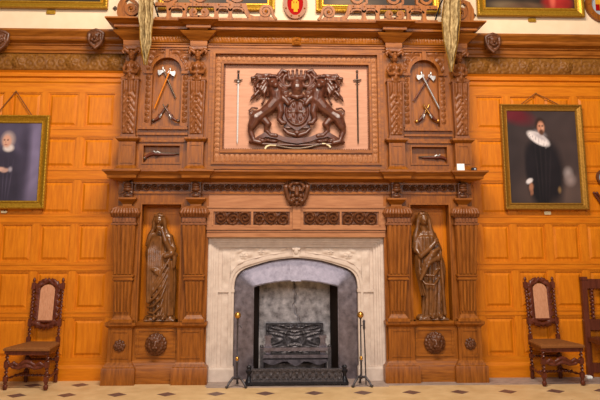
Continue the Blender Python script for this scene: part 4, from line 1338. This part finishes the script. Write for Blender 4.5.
def mott(U, Vv, C, k=.18):
    n_ = 1+k*np.sin(U*13+3*np.sin(Vv*9))*np.sin(Vv*11+2*np.sin(U*7))
    return np.clip(C*n_[..., None], 0, 1)
def gentleman(U, Vv):
    C = pal(U, (50, 40, 40))
    C = blob(C, U, Vv, .80, .45, .45, .55, (66, 52, 50), .8)
    C = blob(C, U, Vv, .80, .92, .5, .2, (86, 68, 62), .8)
    C = blob(C, U, Vv, .06, .02, .30, .10, (92, 22, 32), .4, .25)
    C = blob(C, U, Vv, .46, .46, .21, .16, (24, 19, 23), .25)          # shoulders
    C = blob(C, U, Vv, .46, .72, .20, .36, (23, 18, 22), .2)           # gown
    C = blob(C, U, Vv, .64, .70, .13, .32, (28, 22, 26), .35)
    C = blob(C, U, Vv, .30, .60, .075, .2, (27, 21, 25), .3)           # sleeve
    for k in range(4):
        C = blob(C, U, Vv, .40+.06*k, .66, .008, .26, (38, 31, 34), .8, .06*(k-1))
    C = blob(C, U, Vv, .47, .245, .085, .03, (120, 110, 112), .4, .3)
    C = blob(C, U, Vv, .44, .305, .165, .058, (222, 210, 208), .16, .40)   # ruff
    C = blob(C, U, Vv, .47, .285, .10, .022, (176, 164, 166), .5, .40)
    for k in range(7):
        C = blob(C, U, Vv, .32+.04*k, .272+.016*k, .004, .035, (168, 156, 158), .6, -.5+.15*k)
    C = blob(C, U, Vv, .475, .15, .07, .075, (44, 27, 22), .25)        # hair
    C = blob(C, U, Vv, .485, .182, .05, .066, (190, 130, 102), .25)    # face
    C = blob(C, U, Vv, .505, .19, .02, .04, (206, 150, 122), .6)
    C = blob(C, U, Vv, .49, .236, .034, .032, (84, 52, 38), .35)       # beard
    C = blob(C, U, Vv, .49, .212, .022, .006, (90, 50, 40), .5)
    for e in (-1, 1):
        C = blob(C, U, Vv, .487+e*.021, .172, .009, .005, (38, 24, 20), .5)
        C = blob(C, U, Vv, .487+e*.021, .161, .013, .004, (66, 42, 32), .6)
    C = blob(C, U, Vv, .489, .187, .006, .014, (160, 100, 78), .7)
    C = blob(C, U, Vv, .275, .765, .048, .026, (206, 196, 196), .25, -.35)   # cuff
    C = blob(C, U, Vv, .295, .83, .03, .045, (158, 106, 80), .3, .15)
    C = blob(C, U, Vv, .31, .885, .012, .03, (146, 96, 72), .4, .2)
    C = blob(C, U, Vv, .285, .885, .010, .03, (140, 92, 70), .4)
    C = blob(C, U, Vv, .84, .68, .05, .05, (150, 136, 134), .8)
    C = blob(C, U, Vv, .86, .75, .06, .05, (140, 122, 118), .8)
    C = blob(C, U, Vv, .70, .86, .02, .03, (128, 98, 62), .6)
    return mott(U, Vv, C, .1)
def lady(U, Vv):
    C = pal(U, (76, 68, 88))
    C = blob(C, U, Vv, .92, .5, .14, .6, (116, 104, 132), .6)  # lighter purple-grey at the right: glare on the picture put into its colour
    C = blob(C, U, Vv, .74, .4, .08, .5, (62, 54, 72), .7)
    C = blob(C, U, Vv, .42, .50, .25, .16, (56, 50, 66), .3)
    C = blob(C, U, Vv, .42, .85, .30, .50, (52, 46, 60), .25)
    for k in range(4):
        C = blob(C, U, Vv, .34+.06*k, .78, .008, .2, (72, 64, 82), .8, .08*(k-1.5))
    C = blob(C, U, Vv, .44, .215, .115, .10, (156, 136, 134), .3)      # cap
    C = blob(C, U, Vv, .455, .325, .085, .045, (206, 190, 184), .35)   # collar
    C = blob(C, U, Vv, .42, .235, .075, .08, (196, 144, 122), .25)     # face
    C = blob(C, U, Vv, .40, .245, .03, .04, (210, 162, 138), .7)
    for e in (-1, 1):
        C = blob(C, U, Vv, .405+e*.03, .225, .012, .006, (82, 54, 48), .5)
        C = blob(C, U, Vv, .405+e*.03, .212, .016, .004, (120, 84, 72), .6)
    C = blob(C, U, Vv, .402, .245, .008, .018, (176, 118, 98), .7)
    C = blob(C, U, Vv, .405, .282, .022, .006, (146, 82, 74), .5)
    C = blob(C, U, Vv, .36, .60, .08, .028, (190, 150, 134), .35, .1)  # hands
    C = blob(C, U, Vv, .43, .615, .06, .024, (178, 140, 128), .35, -.2)
    C = blob(C, U, Vv, .51, .60, .03, .03, (150, 140, 150), .5)
    return mott(U, Vv, C, .1)
def murk(seed, red=False):
    def fn(U, Vv):
        C = pal(U, (44, 34, 26))
        C = blob(C, U, Vv, .3+.1*seed, .5, .3, .4, (60, 46, 34), .7)
        C = blob(C, U, Vv, .6, .3, .1, .12, (150, 116, 92), .5)
        C = blob(C, U, Vv, .25, .97, .2, .06, (102, 82, 58), .5)
        if red:
            C = blob(C, U, Vv, .80, .93, .17, .14, (150, 34, 28), .2); C = blob(C, U, Vv, .75, .9, .03, .1, (196, 84, 66), .5)
            C = blob(C, U, Vv, .45, .97, .2, .05, (92, 66, 46), .4)
        return mott(U, Vv, C, .3)
    return fn
def picture(name, label, cat, x0, x1, z0, z1, p, fw, fn, gilt, group=None, cord=None, shadow=None):
    r = thing(name, label, cat, ((x0+x1)/2, -p, z0), group)
    mb = MB()
    def band(o0, o1, h0, h1):
        A = [(x0+o0, z0+o0), (x1-o0, z0+o0), (x1-o0, z1-o0), (x0+o0, z1-o0)]
        B = [(x0+o1, z0+o1), (x1-o1, z0+o1), (x1-o1, z1-o1), (x0+o1, z1-o1)]
        for i in range(4):
            j = (i+1) % 4
            vs = [(A[i][0], -h0, A[i][1]), (A[j][0], -h0, A[j][1]), (B[j][0], -h1, B[j][1]), (B[i][0], -h1, B[i][1])]
            mb.add(vs, [(0, 1, 2, 3)])
    prof = [(0, p-.03), (0, p+.008), (.08, p+.022), (.2, p+.024), (.26, p+.012), (.34, p+.01), (.55, p-.002), (.72, p-.008), (.78, p+.004), (.9, p+.004), (1.0, p-.012)]
    for a_, b_ in zip(prof[:-1], prof[1:]): band(a_[0]*fw, b_[0]*fw, a_[1], b_[1])
    mb.box(x0+.004, x1-.004, -p+.028, -p+.03, z0+.004, z1-.004)
    n = int((x1-x0)/.035); k2 = int((z1-z0)/.035)
    for k in range(n):
        x = x0+(x1-x0)*(k+.5)/n
        for z in (z0+fw*.16, z1-fw*.16): mb.ball((x, -p-.022, z), (.011, .007, .008), 6, 4)
    for k in range(k2):
        z = z0+(z1-z0)*(k+.5)/k2
        for x in (x0+fw*.16, x1-fw*.16): mb.ball((x, -p-.022, z), (.008, .007, .011), 6, 4)
    mb.build('frame', gilt, r, 30)
    canvas('canvas', r, x0+fw*.96, x1-fw*.96, z0+fw*.96, z1-fw*.96, -p+.010, fn, (z1-z0)/(x1-x0))
    if cord:
        for e in (x0+.25*(x1-x0), x1-.25*(x1-x0)):
            mb = MB(); mb.tube([(e, -p+.02, z1-.01), ((e+cord[0])/2, -p+.02, (z1+cord[1])/2-.004), (cord[0], -.05, cord[1])], .006, 6)
            mb.build('hanging_cord', 'cord', r, 60)
        mb = MB(); mb.tube([(cord[0], -.03, cord[1]), (cord[0], -.062, cord[1])], .008, 6); mb.build('hook', 'brass', r, 60)
    return r
ZT = 3.155
picture('portrait_painting', 'gilt-framed portrait of a bearded man in a white ruff, above the right chair', 'painting', 2.475, 3.482, 1.885, 3.158, .075, .085, gentleman, 'gilt_old', 'portraits on the panelled wall', (2.934, 3.30))
picture('portrait_painting', 'bright gilt-framed portrait of a dark-robed sitter in a white cap, above the left chair', 'painting', -3.77, -2.905, 1.885, 2.985, .075, .10, lady, 'gilt', 'portraits on the panelled wall', (-3.335, 3.277))
GU = 'gilt-framed paintings high on the plaster wall'
picture('framed_painting', 'dark gilt-framed painting high on the plaster, far left above the wall cornice', 'painting', -3.95, -2.309, 4.312, 5.45, .05, .10, murk(0), 'gilt', GU)
picture('framed_painting', 'gilt-framed painting with a red robe, high on the plaster beside the right roundel', 'painting', 2.262, 3.625, 4.28, 5.4, .05, .12, murk(1, True), 'gilt', GU)
picture('framed_painting', 'dark gilt-framed painting behind the cresting, left of the red shield', 'painting', -1.70, -.262, 4.312, 5.35, .05, .10, murk(2), 'gilt', GU)
picture('framed_painting', 'dark gilt-framed painting behind the cresting, right of the red shield', 'painting', .245, 1.80, 4.308, 5.35, .05, .10, murk(0), 'gilt', GU)

def plate(px, py, wd, ht, label, p=.02, flip=1, mat='gilt'):
    x, z = at(px, py, p)
    mb = MB()
    a_ = [(x-wd/2, z-ht*.3), (x-wd*.42, z-ht/2), (x+wd*.42, z-ht/2), (x+wd/2, z-ht*.3), (x+wd/2, z+ht*.3), (x+wd*.42, z+ht/2), (x-wd*.42, z+ht/2), (x-wd/2, z+ht*.3)]
    mb.prism(a_, -p-.006, -p+.006)
    mb.box(x-wd*.36, x+wd*.36, -p-.009, -p, z-ht*.26, z+ht*.26)
    tag(mb.build('name_plate', mat, None, 0), label, 'plaque', 'small plates under the paintings')
plate(51, 12, .11, .055, 'tiny gilt plate on the plaster under the far left upper painting', .01)
plate(532, 20, .10, .05, 'tiny gilt plate on the plaster under the painting with a red robe', .01)
plate(4, 212, .07, .025, 'tiny pale plate on the panelling under the left portrait', .04, 1, 'ivory')
plate(547.5, 213, .08, .035, 'tiny pale plate on the panelling under the right portrait', .04, 1, 'ivory')

# red heraldic shield and the roundel
cx = -.012; zb = 4.215
hs = thing('heraldic_shield', 'oval brown-rimmed shield with a red field and a yellow castle, top centre of the wall', 'shield', (cx, -.05, zb))
def oval(rx, rz, n=32, z=zb+.20): return [(cx+rx*math.cos(2*PI*k/n), z+rz*math.sin(2*PI*k/n)) for k in range(n)]
mb = MB(); mb.strip(oval(.098, .155), oval(.15, .20), -.06, -.005, True)
for k in range(8): mb.ball((cx+.124*math.cos(PI/8+k*PI/4), -.06, zb+.20+.177*math.sin(PI/8+k*PI/4)), .012, 8, 6)
mb.build('rim', 'oak', hs, 0)
mb = MB(); mb.prism(oval(.10, .157), -.045, -.01); mb.build('field', 'red', hs, 0)
mb = MB()
for q in ((-.045, .045, .13, .20), (-.045, -.022, .20, .225), (-.011, .011, .20, .225), (.022, .045, .20, .225), (-.03, .03, .225, .29)):
    mb.box(cx+q[0], cx+q[1], -.052, -.04, zb+q[2], zb+q[3])
mb.box(cx-.018, cx+.03, -.052, -.04, zb+.09, zb+.13)
mb.build('castle_charge', 'yellow', hs, 0)
cx, cz = 3.88, 4.455
rd = thing('heraldic_roundel', 'round brown-rimmed roundel with quartered red and yellow field, top right corner', 'shield', (cx, -.05, cz-.23))
ring = lambda r_, n=36: [(cx+r_*math.cos(2*PI*k/n), cz+r_*math.sin(2*PI*k/n)) for k in range(n)]
mb = MB(); mb.strip(ring(.16), ring(.232), -.06, -.005, True)
for k in range(10): mb.ball((cx+.2*math.cos(k*PI/5), -.06, cz+.2*math.sin(k*PI/5)), .013, 8, 6)
mb.build('rim', 'oak', rd, 0)
mb = MB(); mb.prism(ring(.163), -.03, -.01); mb.build('field', 'blue', rd, 0)
mb = MB(); mb.cur = 0
mb.box(cx-.10, cx-.05, -.04, -.02, cz-.08, cz); mb.box(cx, cx+.05, -.04, -.02, cz, cz+.09); mb.cur = 1
mb.box(cx-.05, cx+.05, -.0402, -.02, cz-.08, cz-.0); mb.box(cx-.10, cx, -.0402, -.02, cz, cz+.09)
mb.build('quarterings', ['red', 'yellow'], rd, 0)

# little dark wall bosses beside the cresting
for px, py, w2 in ((115, 8, 'left'), (474, 15, 'right')):
    x, z = at(px, py, .02); mb = MB()
    for t in range(4): mb.ball((x+.016*math.cos(t*PI/2), -.012, z+.016*math.sin(t*PI/2)), (.014, .012, .014), 8, 6)
    mb.ball((x, -.02, z), .013, 8, 6)
    tag(mb.build('wall_boss', 'bronze', None, 180), f'tiny dark flower-shaped boss on the plaster beside the {w2} end volute', 'boss', 'wall bosses by the cresting')

# carved masks on the wall cornice
def mask_boss(px, py, label):
    x, z = at(px, py, .19)
    mb = MB(); y = -.20
    mb.box(x-.055, x+.055, -.21, -.10, z-.06, z+.09)
    for k in range(12):
        t = k*PI/6+.2
        mb.limb([(x+.055*math.cos(t), y-.01, z+.065*math.sin(t)), (x+.088*math.cos(t+.15), y+.012, z+.102*math.sin(t+.15)), (x+.092*math.cos(t+.45), y+.02, z+.104*math.sin(t+.45))], [.018, .019, .009])
    mb.ball((x, y, z), (.07, .05, .085))
    mb.limb([(x-.085, y, z+.07), (x-.04, y-.01, z+.095), (x, y-.015, z+.105), (x+.04, y-.01, z+.095), (x+.085, y, z+.07)], .022)
    for e in (-1, 1):
        mb.limb([(x+e*.085, y, z+.06), (x+e*.08, y-.01, z-.01), (x+e*.05, y-.01, z-.07), (x, y-.02, z-.12)], [.022, .022, .02, .022])
        mb.ball((x+e*.028, y-.045, z+.022), (.016, .012, .011), 8, 6)
        mb.limb([(x+e*.01, y-.045, z+.045), (x+e*.045, y-.04, z+.05)], .010)
        mb.ball((x+e*.035, y-.04, z-.02), (.022, .02, .018), 8, 6)
    mb.limb([(x, y-.045, z+.035), (x, y-.07, z-.01)], [.011, .017])
    mb.ball((x, y-.05, z-.045), (.028, .015, .01), 8, 6)
    tag(mb.build('carved_mask', 'carve', None, remesh=.0075), label, 'carving', 'carved masks on the wall cornice')
mask_boss(1, 40, 'carved oak mask on the wall cornice at the far left edge')
mask_boss(96, 39, 'carved oak mask on the wall cornice just left of the chimneypiece')
mask_boss(492.5, 43, 'carved oak mask on the wall cornice just right of the chimneypiece')

# ================================================================== CHAIRS
def chair():
    r = thing('carved_chair', '', 'chair', (0, 0, 0))
    # local frame: front is -y
    fx, fy, bx, by = .215, -.20, .165, .215
    SH = .425
    for s in (-1, 1):
        mb = MB(); x = s*fx
        mb.box(x-.022, x+.022, fy-.022, fy+.022, .36, SH-.02); mb.box(x-.021, x+.021, fy-.021, fy+.021, .225, .285); mb.box(x-.021, x+.021, fy-.021, fy+.021, .085, .135)
        mb.twist((x, fy, .285), (x, fy, .36), .021, 1); mb.twist((x, fy, .135), (x, fy, .225), .021, 1.2)
        mb.lathe([(.012, .0), (.024, .015), (.026, .04), (.014, .055), (.02, .07), (.02, .086)], (x, fy, 0), 12)
        mb.build('front_leg', 'darkwood', r, 40)
        mb = MB(); x = s*bx
        mb.box(x-.02, x+.02, by-.02, by+.02, .37, .47); mb.box(x-.02, x+.02, by-.02, by+.02, .085, .135); mb.box(x-.02, x+.02, by-.02, by+.02, .225, .27)
        mb.twist((x, by, .27), (x, by, .37), .02, 1.3); mb.twist((x, by, .135), (x, by, .225), .02, 1.2)
        mb.lathe([(.014, .0), (.022, .015), (.022, .06), (.018, .086)], (x, by, 0), 12)
        mb.build('rear_leg', 'darkwood', r, 40)
    # raked back
    def bk(x, z): return (x, by+.06*(z-.47)/.65, z)
    posts = []
    for s in (-1, 1):
        mb = MB()
        mb.twist(bk(s*bx, .47), bk(s*bx, .60), .019, 1.6); mb.twist(bk(s*bx, .66), bk(s*bx, 1.0), .019, 4.5)
        for z0, z1 in ((.46, .48), (.595, .665), (.99, 1.055)):
            a_, b_ = bk(s*bx, z0), bk(s*bx, z1)
            mb.taper((a_[0]-.021, a_[0]+.021, a_[1]-.018, a_[1]+.018), (b_[0]-.021, b_[0]+.021, b_[1]-.018, b_[1]+.018), z0, z1)
        c = bk(s*bx, 1.055)
        mb.lathe([(.02, 0), (.012, .008), (.012, .018), (.019, .03), (.015, .045), (.006, .06)], c, 10)
        posts.append(mb.build('back_post', 'darkwood', r, 40))
    # carved frame of the back
    mb = MB()
    def cb(pts, rr): mb.limb([bk(*q) for q in pts], rr)
    for s in (-1, 1):
        for k in range(5):
            z = .67+.068*k
            cb([(s*.098, z), (s*.128, z+.02), (s*.122, z+.05), (s*.098, z+.066)], [.014, .014, .014, .012])
            cb([(s*.112, z+.03), (s*.104, z+.045)], .014)
            cb([(s*.135, z+.035), (s*.141, z+.05)], .010)
            cb([(s*.093, z+.01), (s*.086, z+.02)], .009)
        cb([(s*.094, .66), (s*.094, 1.0)], .012)
        cb([(s*.02, 1.07), (s*.06, 1.085), (s*.09, 1.06), (s*.11, 1.03), (s*.145, 1.035)], [.018, .02, .02, .022, .018])
        cb([(s*.05, 1.045), (s*.085, 1.035), (s*.13, 1.01)], [.016, .02, .02])
        cb([(s*.145, .63), (s*.09, .615), (s*.05, .60), (s*.0, .59)], [.02, .022, .02, .02])
        cb([(s*.12, .64), (s*.06, .645), (s*0, .64)], [.016, .014, .016])
        cb([(s*.1, .605), (s*.07, .585), (s*.04, .58)], [.014, .014, .012])
    cb([(-.03, 1.065), (0, 1.09), (.03, 1.065)], .02)
    for k in range(7):
        cb([((k-3)*.042, .575+.006*(k-3)**2*.6), ((k-3)*.044, .566+.006*(k-3)**2*.6)], .013)
        cb([((k-3)*.036, 1.095-.006*(k-3)**2*.7), ((k-3)*.037, 1.107-.006*(k-3)**2*.7)], .011)
    mb.build('carved_back_frame', 'darkwood', r, remesh=.0065)
    # woven cane panel with an arched head
    mb = MB()
    out = [(-.082, .655), (.082, .655), (.082, .97)]+[(.082*math.cos(t), .97+.07*math.sin(t)) for t in np.linspace(.15, PI-.15, 9)]+[(-.082, .97)]
    F_ = [bk(x, z) for x, z in out]
    n = len(F_)
    mb.add([(x, y-.008, z) for x, y, z in F_]+[(x, y+.008, z) for x, y, z in F_], [tuple(range(n)), tuple(range(2*n-1, n-1, -1))]+[(i, n+i, n+(i+1) % n, (i+1) % n) for i in range(n)])
    mb.build('cane_panel', 'cane', r, 0)
    # seat
    mb = MB()
    vs = []
    for o, z in ((.0, SH-.035), (.012, SH-.03), (.014, SH-.012), (.0, SH), (-.03, SH+.006)):
        vs += [(-fx-.02-o, fy-.025-o, z), (fx+.02+o, fy-.025-o, z), (bx+.01+o, by+.01+o*.3, z), (-bx-.01-o, by+.01+o*.3, z)]
    fs = [(3, 2, 1, 0), (16, 17, 18, 19)]
    for k in range(4):
        for i in range(4): fs.append((4*k+i, 4*k+(i+1) % 4, 4*k+4+(i+1) % 4, 4*k+4+i))
    mb.add(vs, fs); mb.build('seat', 'rush', r, 30)
    mb = MB(); mb.box(-fx+.02, fx-.02, fy-.015, fy+.015, SH-.075, SH-.036)
    for s in (-1, 1): mb.add([(s*(fx-.012), fy, SH-.075), (s*(fx+.012), fy, SH-.075), (s*(bx+.012), by, SH-.075), (s*(bx-.012), by, SH-.075), (s*(fx-.012), fy, SH-.036), (s*(fx+.012), fy, SH-.036), (s*(bx+.012), by, SH-.036), (s*(bx-.012), by, SH-.036)], [(3,2,1,0),(4,5,6,7),(0,1,5,4),(1,2,6,5),(2,3,7,6),(3,0,4,7)])
    mb.build('seat_rail', 'darkwood', r, 0)
    # carved front stretcher
    mb = MB()
    for s in (-1, 1):
        mb.limb([(s*.20, fy, .235), (s*.14, fy, .27), (s*.09, fy, .245), (s*.04, fy, .275), (0, fy, .285)], [.016, .02, .018, .02, .02])
        mb.limb([(s*.20, fy, .27), (s*.15, fy, .225), (s*.08, fy, .215), (s*.03, fy, .235), (0, fy, .24)], [.014, .016, .014, .016, .02])
    mb.build('carved_stretcher', 'darkwood', r, remesh=.0065)
    for a_, b_ in (((-fx, fy, .11), (-bx, by, .11)), ((fx, fy, .11), (bx, by, .11)), ((-fx*.95, 0, .115), (fx*.95, 0, .115)), ((-bx, by, .245), (bx, by, .245))):
        mb = MB(); d = np.array(b_)-np.array(a_)
        if abs(d[1]) > abs(d[0]):
            pts = [np.array(a_)+d*t for t in np.linspace(0, 1, 15)]
            mb.tube(pts, [.011+.005*math.sin(i*2.1) for i in range(15)], 8)
        else: mb.twist(a_, b_, .016, 5)
        mb.build('stretcher', 'darkwood', r, 50)
    return r
c1 = chair()
c2 = copy_tree(c1)
def put(c, x, y, rz, label):
    c.location = (x, y-.015, .0015); c.rotation_euler = (0, 0, rz); tag(c, label, 'chair', 'carved high-backed chairs against the panelling')
fl = at(27.5, 388, .45)[0]; bl = at(42, 380.5, .09)[0]
put(c1, (fl+bl)/2, -.325, math.radians(-4), 'dark carved high-backed chair with a cane panel below the left portrait')
fr_ = at(561, 385, .45)[0]; br_ = at(545.2, 377.5, .09)[0]
put(c2, (fr_+br_)/2, -.325, math.radians(4), 'dark carved high-backed chair with a cane panel below the right portrait')

# ================================================================== RIGHT EDGE
bx0 = 3.315
bn = thing('carved_settle', 'dark carved oak settle with a slatted back, cut off at the right edge', 'bench', (3.85, -.2, .0015))
for x in (bx0, 4.40):
    mb = MB(); mb.box(x, x+.06, -.11, -.055, .0, 1.10); mb.box(x-.006, x+.066, -.115, -.05, 1.08, 1.115); mb.build('back_post', 'darkwood', bn, 0)
    mb = MB(); mb.box(x+(.16 if x < 4 else .0), x+(.215 if x < 4 else .055), -.42, -.365, .0, .44); mb.build('front_leg', 'darkwood', bn, 0)
mb = MB(); mb.box(bx0+.06, 4.40, -.10, -.065, 1.0, 1.09); mb.box(bx0+.06, 4.40, -.105, -.06, .985, 1.0)
mb.build('crest_rail', 'darkwood', bn, 0)
mb = MB(); mb.box(bx0+.06, 4.40, -.10, -.065, .52, .64); mb.build('lower_rail', 'darkwood', bn, 0)
for k in range(9):
    mb = MB(); x = bx0+.115+.128*k
    mb.twist((x, -.083, .64), (x, -.083, .985), .026, 4); mb.build('slat', 'darkwood', bn, 40)
mb = MB(); mb.box(bx0+.02, 4.46, -.44, -.06, .40, .445); mb.box(bx0+.12, 4.44, -.41, -.38, .34, .40); mb.build('seat', 'darkwood', bn, 0)
mb = MB(); mb.box(bx0+.02, 4.44, -.105, -.06, .06, .16); mb.build('stretcher', 'darkwood', bn, 0)

x, z = 3.71, 2.275
rs = thing('round_shield', 'small round dark-rimmed shield on the panelling at the right edge', 'shield', (x, -.05, z-.1))
rg = lambda r_, n=28: [(x+r_*math.cos(2*PI*k/n), z+r_*math.sin(2*PI*k/n)) for k in range(n)]
mb = MB(); mb.strip(rg(.075), rg(.1), -.07, -.03, True); mb.build('rim', 'carve', rs, 0)
mb = MB(); mb.prism(rg(.077), -.055, -.03); mb.ball((x, -.055, z), (.03, .02, .03)); mb.build('face', 'blue', rs, 40)
for k, (a_, b_) in enumerate((((594, 193), (606, 211)), ((597, 193), (609, 208)))):
    (x1, z1), (x2, z2) = at(*a_, .06), at(*b_, .06)
    mb = MB(); mb.tube([(x1, -.06, z1), (x2, -.06, z2)], [.014, .012], 8); mb.ball((x1, -.06, z1), .018, 8, 6)
    o = mb.build('wooden_club', 'darkwood', None, 60)
    tag(o, ('lower left' if k == 0 else 'upper right')+' of two dark slanting rods on the panelling below the round shield', 'club', 'dark rods at the right edge')

# small things
x, z = at(461, 166, .40); zl = 2.312
mb = MB(); a_ = .042
vs = [(x-a_, -.40, zl), (x+a_, -.40, zl), (x+a_, -.385, zl+.085), (x-a_, -.385, zl+.085), (x-a_, -.35, zl), (x+a_, -.35, zl), (x+a_, -.381, zl+.085), (x-a_, -.381, zl+.085)]
mb.add(vs, [(0,1,2,3),(4,7,6,5),(0,4,5,1),(3,2,6,7),(0,3,7,4),(1,5,6,2)])
tag(mb.build('white_card', 'white', None, 0), 'small white folded card standing on the right end of the mantel ledge', 'card')
x, z = at(474, 168.5, .40)
r = thing('pocket_camera', 'tiny black gadget with a pale front on the far right end of the mantel ledge', 'gadget', (x, -.4, zl))
mb = MB(); mb.stack(x-.028, x+.028, .415, [(-.004, zl), (0, zl+.005), (0, zl+.035), (-.004, zl+.04)], .37); mb.build('body', 'black', r, 0)
mb = MB(); mb.ball((x+.008, -.415, zl+.02), (.014, .012, .014), 10, 6); mb.build('lens', 'blue', r, 180)
x = at(588.5, 379, .12)[0]
mb = MB(); mb.stack(x-.03, x+.03, .16, [(-.004, .002), (0, .006), (0, .026), (-.006, .032)], .10); mb.box(x+.02, x+.045, -.135, -.125, .008, .018)
tag(mb.build('power_adapter', 'white', None, 0), 'small white block on the floor between the right chair and the settle', 'adapter')

# ================================================================== LIGHT
wd = bpy.data.worlds.new('world'); sc.world = wd; wd.use_nodes = True
bg = wd.node_tree.nodes['Background']
bg.inputs[0].default_value = (1.0, .93, .86, 1); bg.inputs[1].default_value = .11
def area(name, loc, target, sx, sy, power, col):
    l = bpy.data.lights.new(name, 'AREA'); l.shape = 'RECTANGLE'; l.size = sx; l.size_y = sy; l.energy = power; l.color = col
    o = bpy.data.objects.new(name, l); COL.objects.link(o); o.location = loc
    d = np.array(target)-np.array(loc)
    from mathutils import Vector
    o.rotation_euler = Vector(d).to_track_quat('-Z', 'Y').to_euler()
    return o
area('window_light', (-2.8, -13, 5.4), (0, 0, 2.4), 3.4, 4, 360, (1, .96, .94))
area('window_light', (2.8, -13, 5.4), (0, 0, 2.4), 3.4, 4, 360, (1, .96, .94))
area('ceiling_lamp', (0, -4.6, 6.6), (0, -.3, 1.4), 3.5, .8, 560, (1, .88, .74))

vs_ = sc.view_settings
vs_.view_transform = 'Standard'; vs_.look = 'None'; vs_.gamma = 1.0; vs_.use_curve_mapping = False
vs_.exposure = 0.0
